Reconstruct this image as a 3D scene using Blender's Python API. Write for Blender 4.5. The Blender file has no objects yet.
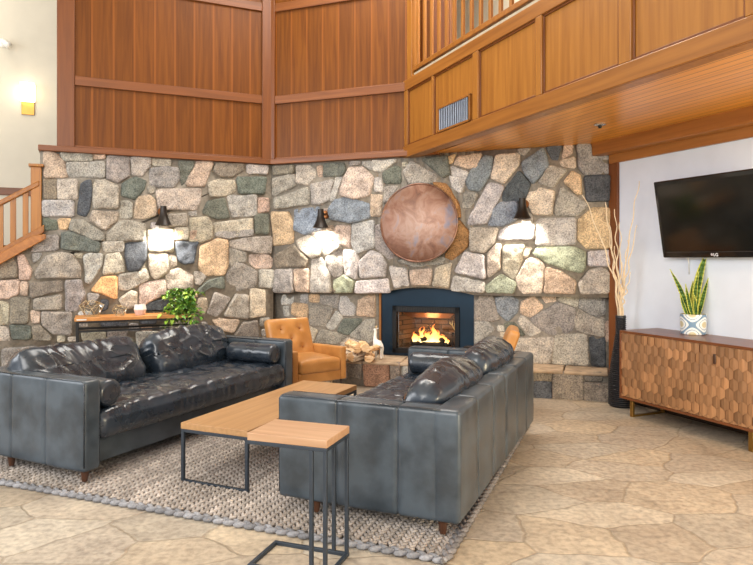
import bpy, math, random
from mathutils import Vector, Matrix, noise
C = bpy.context.scene.collection
PI = math.pi
STONES = {}
STONES['left']='''p-2.439,2.503 -2.334,2.494 -2.243,2.398 -2.213,2.239 -2.432,2.227|g-2.289,2.497 -1.988,2.508 -1.972,2.432 -2.251,2.415|p-1.972,2.509 -1.845,2.501 -1.853,2.465 -1.964,2.453|g-2.228,2.391 -1.849,2.426 -1.853,2.257 -2.205,2.251|g-1.821,2.493 -1.602,2.499 -1.602,2.288 -1.717,2.207 -1.833,2.25|g-1.582,2.495 -1.377,2.505 -1.386,2.406 -1.47,2.295 -1.578,2.298|k-2.439,2.21 -2.319,2.208 -2.315,2.006 -2.435,2.001|w-2.309,2.208 -2.12,2.218 -2.125,2.004 -2.304,1.998|d-2.079,2.177 -1.996,2.224 -1.98,2.122 -2.004,1.914 -2.043,1.827 -2.116,1.851 -2.094,2.082|w-1.964,2.226 -1.861,2.234 -1.713,2.168 -1.717,1.924 -1.964,1.919|n-1.676,2.196 -1.536,2.279 -1.428,2.235 -1.445,2.163 -1.536,2.026 -1.676,2.065|l-2.454,1.984 -2.159,1.986 -2.156,1.824 -2.45,1.82|g-1.692,2.003 -1.619,2.018 -1.569,1.981 -1.578,1.822 -1.7,1.819|p-1.52,2.054 -1.386,2.08 -1.335,2.025 -1.318,1.865 -1.453,1.817 -1.553,1.823 -1.549,1.929|w-1.972,1.89 -1.717,1.88 -1.733,1.783 -1.861,1.69 -2.004,1.794|n-2.447,1.8 -2.319,1.803 -2.315,1.685 -2.439,1.674|t-2.309,1.795 -2.182,1.798 -2.22,1.683 -2.289,1.686|g-1.403,2.174 -1.335,2.186 -1.332,2.115 -1.394,2.112|g-2.181,1.786 -2.057,1.789 -1.858,1.644 -1.858,1.575 -1.963,1.573 -2.202,1.695|w-1.995,1.791 -1.74,1.797 -1.847,1.69|g-1.836,1.633 -1.708,1.775 -1.62,1.795 -1.433,1.757 -1.444,1.58 -1.836,1.568|g-2.423,1.613 -2.297,1.621 -2.303,1.468 -2.552,1.444 -2.532,1.511 -2.443,1.557|n-2.273,1.649 -2.191,1.661 -1.9,1.54 -1.911,1.447 -2.273,1.48|w-1.879,1.551 -1.653,1.565 -1.66,1.46 -1.858,1.448|d-1.642,1.542 -1.421,1.556 -1.433,1.355 -1.51,1.237 -1.61,1.238 -1.642,1.402|g-2.542,1.422 -2.453,1.434 -2.483,1.367 -2.532,1.338|g-2.512,1.173 -2.522,1.222 -2.423,1.4 -2.273,1.441 -2.161,1.412 -2.089,1.276 -2.089,1.173|w-2.15,1.424 -2.068,1.424 -2.078,1.378 -2.13,1.383|l-2.057,1.401 -2.005,1.429 -1.879,1.424 -1.883,1.309 -1.995,1.103 -2.037,1.127|w-1.836,1.413 -1.708,1.437 -1.653,1.332 -1.653,1.226 -1.868,1.205|k-2.84,1.334 -2.726,1.378 -2.678,1.312 -2.688,1.18 -2.84,1.171|p-2.678,1.411 -2.63,1.422 -2.552,1.245 -2.571,1.156 -2.659,1.162|p-2.84,1.149 -2.665,1.153 -2.672,1.015 -2.764,0.962 -2.84,0.964|p-2.649,1.135 -2.591,1.13 -2.595,0.991 -2.653,1.003|k-2.561,1.112 -2.263,1.141 -2.253,1.039 -2.561,0.968|g-2.232,1.141 -2.089,1.146 -2.047,0.99 -2.13,0.81 -2.228,0.817|o-1.984,1.034 -1.879,1.171 -1.729,1.18 -1.733,0.936|w-1.708,1.192 -1.421,1.248 -1.399,1.141 -1.62,1.027 -1.708,1.04|g-2.532,0.952 -2.273,0.99 -2.273,0.837 -2.528,0.841|k-2.736,0.979 -2.571,0.968 -2.591,0.703 -2.745,0.709|w-2.84,0.942 -2.761,0.907 -2.768,0.699 -2.84,0.692|w-1.708,0.924 -1.577,1.026 -1.522,1.001 -1.533,0.837 -1.642,0.817|p-2.556,0.824 -2.477,0.821 -2.483,0.699 -2.556,0.708|g-2.463,0.816 -2.181,0.8 -2.181,0.562 -2.353,0.581 -2.453,0.686|n-2.749,0.688 -2.561,0.669 -2.561,0.536 -2.726,0.544|k-2.548,0.668 -2.473,0.676 -2.374,0.549 -2.374,0.515 -2.542,0.524|w-2.84,0.681 -2.764,0.666 -2.749,0.534 -2.84,0.539|g-2.13,0.707 -1.984,0.713 -1.932,0.642 -2.12,0.65|d-1.9,0.698 -1.62,0.699 -1.62,0.64 -1.879,0.64|d-1.883,0.928 -1.815,0.92 -1.826,0.823 -1.9,0.802|w-2.078,0.58 -1.847,0.581 -1.847,0.488 -2.068,0.499|g-1.826,0.58 -1.62,0.582 -1.642,0.489 -1.815,0.486|g-2.016,1 -1.9,0.986 -1.963,0.873 -2.005,0.886|w-1.409,1.694 -1.138,1.699 -1.138,1.452 -1.399,1.459|t-1.106,1.677 -0.967,1.702 -0.978,1.595 -1.106,1.589|p-0.945,1.691 -0.7,1.707 -0.704,1.594 -0.836,1.565 -0.956,1.602|g-0.66,1.68 -0.226,1.715 -0.226,1.651 -0.525,1.614 -0.671,1.639|g-0.502,1.573 -0.272,1.627 -0.008,1.637 -0.008,1.443 -0.155,1.433 -0.502,1.516|w-1.399,1.433 -1.191,1.429 -1.191,1.225 -1.326,1.138 -1.368,1.183 -1.399,1.302|d-1.106,1.567 -0.858,1.569 -0.88,1.524 -0.913,1.323 -1.01,1.312 -1.074,1.346 -1.106,1.478|w-1.18,1.412 -1.112,1.401 -1.095,1.301 -1.18,1.269|t-0.836,1.513 -0.637,1.606 -0.525,1.584 -0.525,1.299 -0.57,1.181 -0.793,1.176 -0.858,1.278|g-0.502,1.493 -0.3,1.441 -0.307,1.333 -0.411,1.333 -0.502,1.276|p-0.268,1.414 -0.06,1.426 0.011,1.368 -0.008,1.262 -0.202,1.263 -0.272,1.333|w-1.491,1.249 -1.429,1.259 -1.388,1.15 -1.491,1.108|w-1.222,1.214 -1.074,1.261 -0.924,1.178 -0.924,1.033 -1.201,1.027|w-0.902,1.222 -0.836,1.222 -0.771,1.165 -0.836,1.065 -0.898,1.088|n-0.869,1.009 -0.76,1.115 -0.57,1.163 -0.559,1.026 -0.726,1.052 -0.858,0.953|g-0.536,1.197 -0.434,1.322 -0.342,1.31 -0.179,1.216 -0.19,1.042 -0.479,0.974 -0.536,1.048|l-0.155,1.239 0.023,1.238 0.011,1.02 -0.155,1.037|p-1.491,1.097 -1.222,1.137 -1.212,0.972 -1.368,0.91 -1.491,0.838|g-0.748,0.793 -0.671,0.983 -0.498,0.91 -0.57,0.787 -0.648,0.699 -0.76,0.737|w-0.57,0.707 -0.434,0.955 -0.284,0.94 -0.284,0.662|w-0.261,1.02 -0.084,0.994 -0.084,0.69 -0.261,0.673|p-0.726,0.69 -0.388,0.643 -0.457,0.508 -0.615,0.55|k-0.445,0.474 -0.342,0.618 -0.179,0.635 -0.155,0.436 -0.411,0.431|w-0.858,0.919 -0.771,0.917 -0.76,0.804 -0.815,0.716 -0.88,0.786|d-1.491,0.827 -1.368,0.888 -1.18,0.927 -1.18,0.795 -1.491,0.805|d-1.491,0.719 -1.326,0.702 -1.326,0.647 -1.491,0.654|w-1.367,2.491 -1.167,2.493 -1.162,2.423 -1.357,2.416|g-1.385,2.38 -1.196,2.411 -1.085,2.398 -1.061,2.288 -1.119,2.185 -1.348,2.184 -1.385,2.212|n-1.071,2.489 -0.895,2.48 -1.042,2.198 -1.061,2.328|p-0.881,2.491 -0.695,2.496 -0.795,2.204 -0.999,2.21|k-0.664,2.484 -0.334,2.493 -0.334,2.43 -0.459,2.34 -0.603,2.332 -0.695,2.389|l-0.302,2.485 -0.046,2.485 -0.052,2.387 -0.292,2.391|n-0.418,2.332 -0.067,2.35 -0.089,2.151 -0.397,2.144|w-0.755,2.242 -0.624,2.3 -0.438,2.289 -0.434,2.174 -0.542,2.111 -0.725,2.096|w-1.32,2.126 -1.272,2.148 -0.829,2.178 -0.835,2.045 -0.875,1.941 -1.291,1.928|n-0.815,1.902 -0.755,2.037 -0.562,2.082 -0.505,1.859 -0.644,1.835|g-0.531,2.108 -0.185,2.132 -0.185,1.889 -0.48,1.864|p-0.164,2.101 -0.035,2.102 -0.03,1.947 -0.164,1.928|n-0.207,1.899 -0.035,1.91 -0.039,1.669 -0.202,1.677|w-0.685,1.783 -0.239,1.85 -0.228,1.687 -0.438,1.621 -0.674,1.628|w-0.954,1.837 -0.765,1.852 -0.695,1.762 -0.705,1.607 -0.825,1.565 -0.96,1.574|g-1.187,1.871 -0.993,1.887 -0.983,1.756 -1.177,1.741|w-1.119,1.723 -0.973,1.725 -0.979,1.594 -1.119,1.592|g-0.964,1.908 -0.881,1.921 -0.875,1.87 -0.954,1.864|g-1.385,2.163 -1.339,2.165 -1.357,2.104 -1.385,2.103|w-2.031,0.103 -1.709,0.109 -1.73,0.217 -1.767,0.3 -2.057,0.288|g-1.191,0.22 -0.734,0.222 -0.712,0.359 -0.793,0.445 -1.188,0.438|g-2.819,0.205 -2.473,0.211 -2.483,0.356 -2.515,0.451 -2.82,0.446|p-3.583,0.194 -3.316,0.196 -3.305,0.342 -3.344,0.438 -3.594,0.441|g-4.081,0.046 -3.735,0.058 -3.719,0.192 -3.778,0.28 -4.1,0.272|w-3.128,0.48 -2.853,0.474 -2.856,0.586 -2.9,0.656 -3.12,0.649|g-3.156,0.68 -2.852,0.685 -2.854,0.866 -2.893,1.006 -3.174,1.002|g-0.505,0.091 -0.227,0.071 -0.199,0.237 -0.256,0.356 -0.498,0.346|l-1.511,0.288 -1.251,0.306 -1.243,0.455 -1.292,0.555 -1.532,0.558|g-1.181,0.591 -0.92,0.597 -0.908,0.772 -0.955,0.888 -1.159,0.868|k-1.677,0.104 -1.2,0.102 -1.204,0.212 -1.246,0.282 -1.673,0.282|k-3.496,0.54 -3.214,0.547 -3.24,0.712 -3.263,0.815 -3.499,0.814|g-2.413,0.163 -2.123,0.174 -2.118,0.333 -2.154,0.437 -2.407,0.464|g-3.256,0.035 -2.998,0.044 -3,0.147 -3.035,0.227 -3.262,0.229|w-3.224,0.264 -2.956,0.261 -2.94,0.361 -2.984,0.42 -3.245,0.423|w-1.129,0.073 -0.887,0.066 -0.88,0.156 -0.917,0.204 -1.133,0.206|p-3.823,0.43 -3.626,0.433 -3.625,0.538 -3.662,0.604 -3.825,0.608|l-2.675,0.035 -2.439,0.046 -2.424,0.122 -2.472,0.181 -2.656,0.179|l-4.394,0.053 -4.13,0.051 -4.131,0.173 -4.183,0.245 -4.391,0.253|w-4.057,0.302 -3.837,0.307 -3.857,0.4 -3.886,0.473 -4.062,0.457|g-1.791,0.345 -1.631,0.346 -1.637,0.403 -1.654,0.446 -1.794,0.445|g-0.818,0.031 -0.62,0.03 -0.617,0.085 -0.654,0.116 -0.812,0.121|g-0.179,0.033 -0.033,0.037 -0.024,0.101 -0.047,0.141 -0.184,0.138|g-0.181,0.166 -0.019,0.167 -0.02,0.244 -0.044,0.296 -0.189,0.29|w-1.939,0.372 -1.807,0.375 -1.809,0.428 -1.824,0.46 -1.949,0.461|w-3.057,1.026 -2.893,1.02 -2.895,1.08 -2.926,1.121 -3.05,1.114|w-2.337,0.027 -2.21,0.038 -2.212,0.094 -2.227,0.13 -2.343,0.135|p-2.981,0.044 -2.839,0.048 -2.827,0.12 -2.851,0.169 -2.976,0.173|g-0.577,0.371 -0.439,0.372 -0.434,0.427 -0.455,0.465 -0.582,0.469|g-1.027,0.477 -0.812,0.475 -0.817,0.538 -0.846,0.576 -1.029,0.575|g-4.512,0.045 -4.422,0.044 -4.422,0.106 -4.432,0.144 -4.512,0.145|g-0.788,0.494 -0.69,0.486 -0.689,0.539 -0.706,0.571 -0.783,0.571|g-0.66,0.219 -0.524,0.211 -0.532,0.277 -0.552,0.324 -0.669,0.322|w-2.181,0.088 -2.053,0.089 -2.057,0.127 -2.075,0.149 -2.182,0.153|g-3.677,0.667 -3.518,0.671 -3.529,0.709 -3.551,0.739 -3.671,0.738|g-4.201,0.336 -4.096,0.341 -4.105,0.384 -4.113,0.41 -4.208,0.411|p-1.026,0.939 -0.869,0.942 -0.877,0.983 -0.904,1.014 -1.031,1.015|l-1.602,0.582 -1.508,0.579 -1.506,0.627 -1.518,0.655 -1.599,0.655|p-3.716,0.233 -3.601,0.224 -3.6,0.289 -3.62,0.336 -3.72,0.33|g-0.142,0.571 -0.016,0.57 -0.023,0.626 -0.032,0.666 -0.136,0.66|p-3.393,0.869 -3.293,0.864 -3.289,0.905 -3.306,0.932 -3.391,0.931|g-3.417,0.029 -3.271,0.03 -3.276,0.073 -3.296,0.108 -3.415,0.101|w-0.119,0.34 -0.026,0.341 -0.028,0.391 -0.039,0.427 -0.122,0.427|w-3.621,0.57 -3.525,0.572 -3.52,0.62 -3.534,0.657 -3.62,0.652|g-2.779,0.089 -2.69,0.085 -2.686,0.146 -2.703,0.185 -2.777,0.186|l-2.096,0.727 -1.976,0.725 -1.982,0.772 -2.002,0.801 -2.108,0.801|g-2.098,0.361 -1.978,0.364 -1.974,0.403 -1.992,0.433 -2.109,0.429|g-1.274,0.566 -1.206,0.567 -1.202,0.6 -1.217,0.625 -1.279,0.623|g-0.823,0.588 -0.761,0.584 -0.763,0.619 -0.768,0.638 -0.824,0.639|w-3.778,0.353 -3.684,0.351 -3.683,0.378 -3.703,0.395 -3.774,0.398|g-1.284,1.767 -1.218,1.766 -1.216,1.795 -1.229,1.813 -1.286,1.815|p-1.734,0.024 -1.663,0.026 -1.663,0.049 -1.669,0.066 -1.736,0.066|g-3.273,0.947 -3.199,0.947 -3.199,0.984 -3.211,1.01 -3.268,1.01|g-1.869,0.024 -1.778,0.024 -1.781,0.049 -1.795,0.066 -1.871,0.064|g-2.935,1.177 -2.866,1.177 -2.868,1.209 -2.872,1.229 -2.93,1.231|w-2.308,0.495 -2.245,0.497 -2.243,0.532 -2.251,0.555 -2.306,0.553|g-3.7,0.081 -3.589,0.081 -3.591,0.112 -3.607,0.133 -3.7,0.135|l-3.498,0.119 -3.407,0.116 -3.409,0.148 -3.423,0.167 -3.5,0.17|g-0.112,0.456 -0.017,0.456 -0.012,0.497 -0.034,0.525 -0.119,0.523|g-0.548,0.027 -0.453,0.027 -0.45,0.056 -0.465,0.073 -0.547,0.074|w-2.204,0.496 -2.122,0.496 -2.128,0.52 -2.135,0.536 -2.206,0.537|p-1.469,0.575 -1.37,0.576 -1.365,0.6 -1.379,0.619 -1.469,0.62|l-1.369,1.716 -1.301,1.713 -1.299,1.75 -1.309,1.773 -1.369,1.773|g-3.481,0.455 -3.397,0.456 -3.396,0.493 -3.407,0.518 -3.476,0.517|g-1.203,0.497 -1.119,0.499 -1.124,0.534 -1.136,0.556 -1.199,0.555|k-1.38,0.72 -1.32,0.722 -1.315,0.758 -1.33,0.782 -1.386,0.781|k-0.674,0.131 -0.602,0.128 -0.602,0.167 -0.612,0.192 -0.678,0.188|p-1.726,0.756 -1.639,0.754 -1.642,0.782 -1.653,0.8 -1.721,0.801|g-3.918,0.487 -3.841,0.486 -3.84,0.527 -3.848,0.552 -3.92,0.558|p-3.748,0.641 -3.69,0.643 -3.693,0.666 -3.701,0.684 -3.745,0.68|g-0.722,0.401 -0.658,0.396 -0.658,0.442 -0.668,0.473 -0.723,0.471'''
STONES['upper']='''k0.013,2.485 0.316,2.482 0.316,2.387 0.013,2.389|g0.02,2.337 0.316,2.375 0.337,2.238 0.02,2.132|w0.351,2.474 0.572,2.462 0.596,2.336 0.485,2.241 0.351,2.269|p0.624,2.459 0.676,2.463 0.686,2.332 0.631,2.335|n0.7,2.48 0.964,2.472 0.98,2.395 0.93,2.327 0.7,2.332|g1.014,2.482 1.162,2.483 1.162,2.447 1.03,2.444|g1.188,2.475 1.286,2.479 1.299,2.379 1.195,2.445|l1.299,2.479 1.611,2.473 1.421,2.358 1.318,2.369|g0.537,2.245 0.829,2.289 0.778,2.05 0.676,2.007 0.555,2.011|l0.863,2.324 0.937,2.327 0.846,2.048 0.789,2.044|x1.03,2.423 1.195,2.415 1.331,2.287 1.276,2.094 1.097,2.055 0.914,2.107 0.964,2.289|g0.057,2.09 0.485,2.216 0.52,2.152 0.52,2.012 0.075,1.971|n1.437,2.342 1.595,2.409 1.649,2.377 1.649,2.214 1.453,2.222|l1.341,2.287 1.415,2.275 1.437,2.124 1.341,2.137|b0.778,1.942 0.846,2.048 0.997,2.08 1.276,1.989 1.286,1.838 1.064,1.782 0.812,1.827|b0.316,1.955 0.641,1.977 0.676,1.898 0.659,1.712 0.45,1.659 0.309,1.718|t0.02,1.931 0.237,1.925 0.302,1.797 0.302,1.56 0.028,1.537|p1.293,2.093 1.421,2.089 1.421,1.856 1.293,1.853|g1.459,2.177 1.611,2.186 1.517,2.026 1.453,1.998|l1.064,1.767 1.331,1.807 1.341,1.506 1.113,1.432 1.064,1.554|p0.863,1.755 1.037,1.752 1.047,1.508 0.964,1.524 0.836,1.586|w0.344,1.592 0.503,1.652 0.659,1.526 0.659,1.402 0.555,1.377 0.38,1.497|w0.537,1.683 0.846,1.679 0.812,1.587 0.676,1.542|g1.357,1.746 1.405,1.76 1.437,1.58 1.58,1.401 1.517,1.356 1.351,1.491|k0.039,1.403 0.309,1.545 0.503,1.371 0.485,1.283 0.057,1.275|g0.05,1.237 0.291,1.251 0.302,0.976 0.05,0.971|p0.316,1.245 0.503,1.252 0.513,0.98 0.327,0.992|l0.548,1.371 0.676,1.386 0.778,1.216 0.795,0.985 0.527,0.98|g0.72,1.386 0.93,1.493 0.957,1.279 0.93,1.172 0.836,1.155 0.744,1.278|l0.964,1.478 1.113,1.462 1.146,1.371 1.113,1.143 0.98,1.187|l1.162,1.341 1.293,1.467 1.421,1.416 1.485,1.311 1.469,1.177 1.162,1.159|m0.829,1.124 0.964,1.187 1.097,1.112 1.064,0.99 0.829,0.986|l1.129,1.113 1.501,1.147 1.517,0.999 1.113,0.985|w0.686,1.532 0.846,1.571 0.93,1.509 0.761,1.417 0.7,1.417|l1.524,1.288 1.719,1.258 1.743,1.078 1.577,1.049|p1.759,1.243 2.005,1.26 1.989,1.09 1.779,1.083|w2.056,1.271 2.229,1.328 2.21,1.235 2.191,1.059 2.017,1.079|g1.618,1.346 1.799,1.384 2.153,1.384 2.133,1.328 1.799,1.281|r2.017,2.203 2.172,2.182 2.306,1.96 2.325,1.811 2.229,1.888 2.114,2.116|r2.306,1.793 2.419,1.661 2.411,1.513 2.229,1.358 2.153,1.395 2.249,1.552|g1.686,2.336 1.79,2.45 2.056,2.279 2.056,2.2 1.748,2.194|n1.893,2.464 2.177,2.487 2.217,2.291 2.137,2.255|t2.191,2.475 2.27,2.501 2.238,2.411 2.191,2.398|p2.301,2.469 2.562,2.49 2.501,2.352 2.409,2.341 2.254,2.395|b2.592,2.467 2.682,2.447 2.652,2.269 2.531,2.094 2.424,2.113 2.384,2.191 2.44,2.309|x2.712,2.46 2.948,2.467 2.953,2.358 2.786,2.159 2.658,2.224|l2.185,2.353 2.238,2.365 2.409,2.296 2.332,2.071 2.238,2.151|l2.637,2.18 2.795,2.129 2.607,1.746 2.403,1.741 2.44,1.84|g2.372,2.094 2.516,2.065 2.44,1.916 2.347,1.919|d2.948,2.285 3.063,2.147 3.005,1.973 2.777,1.981 2.786,2.084|b2.977,2.371 3.191,2.511 3.248,2.328 3.092,2.146 3.005,2.252|d3.22,2.518 3.374,2.523 3.318,2.359 3.276,2.399|p3.401,2.527 3.484,2.516 3.47,2.431 3.379,2.393|x3.36,2.365 3.498,2.4 3.506,2.286 3.374,2.321|w3.149,2.158 3.248,2.328 3.429,2.275 3.29,2.1|t3.401,2.147 3.47,2.259 3.552,2.212 3.566,2.026 3.525,2.022|g3.525,2.527 3.647,2.52 3.66,2.391 3.833,2.381 3.828,2.219 3.598,2.218 3.539,2.298|d3.593,2.196 3.833,2.199 3.833,1.946 3.62,1.953|x3.034,2.104 3.077,2.126 3.304,2.059 3.276,1.82 3.092,1.833 3.02,1.973|g3.318,1.934 3.374,2.105 3.633,1.91 3.539,1.805 3.304,1.819|b2.652,1.865 2.757,1.961 2.933,1.967 2.918,1.784 2.771,1.713 2.628,1.731|w2.424,1.704 2.727,1.693 2.682,1.536 2.577,1.437 2.44,1.462|l3.135,1.78 3.511,1.785 3.511,1.514 3.12,1.511|l2.727,1.58 2.757,1.669 2.889,1.726 3.106,1.722 3.092,1.576 2.889,1.572|t3.539,1.771 3.674,1.881 3.833,1.876 3.833,1.483 3.606,1.479 3.533,1.571|w2.622,1.431 2.712,1.526 2.757,1.52 2.748,1.267 2.622,1.176|w2.786,1.505 3.005,1.518 2.977,1.371 2.895,1.159 2.786,1.238|m3.092,1.43 3.135,1.494 3.484,1.491 3.606,1.442 3.598,1.286 3.566,1.235 3.401,1.271 3.234,1.328|l3.633,1.442 3.833,1.455 3.833,1.301 3.633,1.3|w3.005,1.503 3.077,1.488 3.034,1.401 3,1.386|x2.962,1.018 2.918,1.165 3.034,1.371 3.135,1.371 3.2,1.299 3.177,1.022|m2.592,1.071 2.757,1.208 2.918,1.12 2.889,1.017 2.607,1.017|p3.22,1.284 3.374,1.242 3.511,1.143 3.498,1.022 3.206,1.023|w3.539,1.129 3.647,1.258 3.754,1.287 3.839,1.231 3.839,1.035 3.566,1.024|l2.26,1.234 2.378,1.447 2.577,1.401 2.592,1.161|l2.223,1.035 2.254,1.182 2.586,1.125 2.577,1.017|g2.933,2.506 3.063,2.513 3.005,2.443 2.948,2.461|g1.76,2.005 1.997,2.007 1.997,2.077 1.973,2.126 1.76,2.122|k2.014,1.686 2.187,1.689 2.18,1.766 2.163,1.82 1.998,1.814|w1.539,1.838 1.691,1.841 1.685,1.922 1.661,1.984 1.55,1.978|k1.638,1.398 1.778,1.403 1.782,1.485 1.767,1.534 1.646,1.533|k1.748,1.612 1.876,1.615 1.879,1.685 1.854,1.73 1.745,1.742|w1.531,1.648 1.704,1.643 1.699,1.739 1.671,1.799 1.533,1.798|l2.056,1.839 2.187,1.846 2.19,1.896 2.165,1.929 2.046,1.928|g1.855,1.463 2.022,1.46 2.021,1.524 2.002,1.565 1.837,1.564|p1.801,1.886 1.931,1.886 1.933,1.948 1.906,1.992 1.787,1.992|l1.895,1.588 2.029,1.589 2.037,1.638 2.016,1.67 1.899,1.675|g1.743,1.766 1.865,1.769 1.859,1.803 1.839,1.832 1.738,1.831|l1.597,2.015 1.701,2.013 1.692,2.076 1.681,2.121 1.594,2.122|l2.115,1.574 2.229,1.571 2.231,1.621 2.218,1.65 2.105,1.653|l2.976,1.749 3.079,1.745 3.083,1.805 3.067,1.839 2.972,1.843|w2.061,1.456 2.156,1.455 2.165,1.494 2.143,1.521 2.062,1.522|w1.889,1.706 1.975,1.711 1.976,1.763 1.965,1.798 1.887,1.799|g2.038,1.983 2.145,1.984 2.136,2.026 2.124,2.051 2.038,2.056|g1.564,1.489 1.626,1.487 1.628,1.522 1.617,1.548 1.559,1.548|w1.714,1.55 1.809,1.549 1.816,1.58 1.797,1.598 1.707,1.602|p0.743,1.708 0.833,1.709 0.831,1.736 0.815,1.755 0.742,1.753|p1.797,2.143 1.876,2.142 1.872,2.168 1.864,2.183 1.796,2.183|w1.671,2.397 1.725,2.401 1.729,2.424 1.717,2.44 1.67,2.443|p0.701,1.89 0.768,1.893 0.769,1.923 0.76,1.947 0.701,1.948|g0.712,1.788 0.777,1.79 0.782,1.814 0.769,1.832 0.706,1.832|g1.714,1.845 1.773,1.847 1.774,1.874 1.767,1.893 1.716,1.895|k2.945,1.86 3.016,1.858 3.011,1.897 3.005,1.924 2.942,1.922|g1.502,1.581 1.611,1.576 1.612,1.607 1.59,1.628 1.5,1.625|g1.44,1.898 1.499,1.892 1.495,1.936 1.488,1.966 1.439,1.96|g3.734,2.413 3.836,2.413 3.831,2.444 3.819,2.46 3.736,2.463'''
STONES['lower']='''l0.065,0.939 0.24,0.946 0.229,0.827 0.076,0.819|l0.266,0.943 0.434,0.946 0.429,0.841 0.272,0.856|t0.455,0.947 0.586,0.946 0.578,0.858 0.455,0.861|g0.603,0.946 0.842,0.945 0.831,0.785 0.603,0.845|l0.862,0.927 1.079,0.95 1.035,0.707 0.893,0.712 0.848,0.786|p1.095,0.95 1.294,0.96 1.294,0.707 1.065,0.718|t0.229,0.836 0.429,0.822 0.434,0.622 0.218,0.71|l0.098,0.794 0.196,0.797 0.196,0.675 0.109,0.678|g0.455,0.832 0.78,0.784 0.666,0.563 0.455,0.584|l0.676,0.564 0.811,0.757 0.889,0.693 0.77,0.53|n0.903,0.666 1.155,0.674 0.954,0.481 0.821,0.522|g1.175,0.666 1.294,0.679 1.284,0.449 1.215,0.4 0.974,0.473|w0.38,0.6 0.561,0.521 0.497,0.367 0.423,0.373 0.38,0.505|g0.529,0.368 0.603,0.523 0.77,0.52 0.954,0.453 0.811,0.372|w0.831,0.41 0.974,0.45 1.195,0.39 1.175,0.315 0.852,0.299|g2.456,0.962 2.639,0.976 2.72,0.726 2.626,0.703 2.456,0.712|b2.681,0.959 2.835,0.987 2.92,0.928 2.908,0.806 2.811,0.705 2.701,0.8|p2.956,0.917 3.075,0.98 3.181,0.874 3.051,0.749 2.944,0.807|p3.158,0.977 3.297,0.985 3.302,0.932 3.204,0.915|w3.332,0.981 3.537,0.985 3.514,0.883 3.343,0.933|g3.039,0.737 3.332,0.919 3.503,0.859 3.48,0.645 3.32,0.567 3.158,0.621|g3.548,0.978 3.781,0.995 3.788,0.809 3.715,0.778 3.537,0.872|w3.492,0.752 3.537,0.86 3.781,0.767 3.781,0.587 3.593,0.61 3.514,0.647|l2.92,0.709 2.956,0.778 3.162,0.616 3.039,0.548|n2.774,0.679 2.872,0.695 2.992,0.565 2.823,0.546|g2.456,0.692 2.602,0.693 2.676,0.614 2.552,0.522 2.464,0.431|w2.859,0.523 3.286,0.554 3.251,0.289 3.063,0.278 2.859,0.413|w3.309,0.579 3.615,0.604 3.627,0.287 3.263,0.285|d3.638,0.581 3.781,0.587 3.788,0.285 3.66,0.294|p3.797,0.739 3.832,0.74 3.832,0.601 3.797,0.518|w0.108,0.436 0.317,0.426 0.333,0.556 0.282,0.633 0.093,0.64|g2.56,0.301 2.854,0.309 2.838,0.402 2.808,0.459 2.534,0.46|g0.135,0.304 0.378,0.311 0.385,0.368 0.342,0.406 0.12,0.409|k2.614,0.476 2.715,0.473 2.713,0.515 2.699,0.543 2.611,0.544|g0.521,0.303 0.587,0.301 0.581,0.328 0.576,0.344 0.52,0.346|w1.268,0.332 1.325,0.335 1.326,0.367 1.319,0.389 1.268,0.388|w2.732,0.539 2.795,0.535 2.796,0.564 2.789,0.58 2.727,0.582|w0.712,0.3 0.771,0.296 0.769,0.33 0.76,0.351 0.708,0.353|l2.705,0.602 2.77,0.602 2.766,0.637 2.757,0.657 2.703,0.656'''
STONES['hearth']='''k1.748,0.246 1.947,0.257 1.947,0.177 1.748,0.166|d1.755,0.155 1.947,0.155 1.947,-0.02 1.755,-0.016|k1.962,0.246 2.238,0.272 2.238,-0.008 1.958,-0.015|k2.253,0.261 2.417,0.27 2.417,0.193 2.253,0.188|k2.248,0.172 2.48,0.174 2.48,-0.003 2.253,-0.013|k-0.172,0.258 -0.016,0.266 -0.03,0.079 -0.172,0.098|s-0.002,0.24 0.275,0.266 0.289,0.017 0.012,0.014|k0.302,0.26 0.4,0.272 0.4,0.076 0.308,0.045|g0.923,0.025 1.223,0.023 1.222,0.136 1.181,0.203 0.927,0.219|w-0.645,0.019 -0.368,0.02 -0.371,0.17 -0.412,0.279 -0.634,0.26|w-1.112,-0.032 -0.71,-0.018 -0.727,0.134 -0.775,0.228 -1.082,0.232|p1.25,0.015 1.628,0.021 1.615,0.18 1.574,0.298 1.241,0.28|l0.435,-0.024 0.746,-0.015 0.748,0.154 0.707,0.262 0.443,0.263|g-0.351,0.076 -0.196,0.076 -0.194,0.166 -0.216,0.229 -0.347,0.217|l-1.288,0.083 -1.124,0.087 -1.128,0.152 -1.15,0.19 -1.298,0.202|l0.777,0.076 0.902,0.081 0.907,0.139 0.883,0.178 0.77,0.174'''
# ------------------------------------------------------------------ helpers
def srgb(r, g, b):
    f = lambda c: (c/255/12.92) if c/255 <= .04045 else ((c/255+.055)/1.055)**2.4
    return (f(r), f(g), f(b), 1)

def new_mat(name):
    m = bpy.data.materials.new(name); m.use_nodes = True
    nt = m.node_tree; nt.nodes.clear()
    o = nt.nodes.new('ShaderNodeOutputMaterial'); b = nt.nodes.new('ShaderNodeBsdfPrincipled')
    nt.links.new(b.outputs[0], o.inputs[0])
    return m, nt, b

def nd(nt, t, **kw):
    n = nt.nodes.new(t)
    for k, v in kw.items():
        if k.startswith('i_'):
            n.inputs[k[2:].replace('_', ' ')].default_value = v
        else: setattr(n, k, v)
    return n

def ramp(nt, stops, interp='LINEAR'):
    r = nt.nodes.new('ShaderNodeValToRGB'); r.color_ramp.interpolation = interp
    e = r.color_ramp.elements
    while len(e) > 1: e.remove(e[-1])
    e[0].position = stops[0][0]; e[0].color = stops[0][1]
    for p, c in stops[1:]:
        x = e.new(p); x.color = c
    return r

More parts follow.
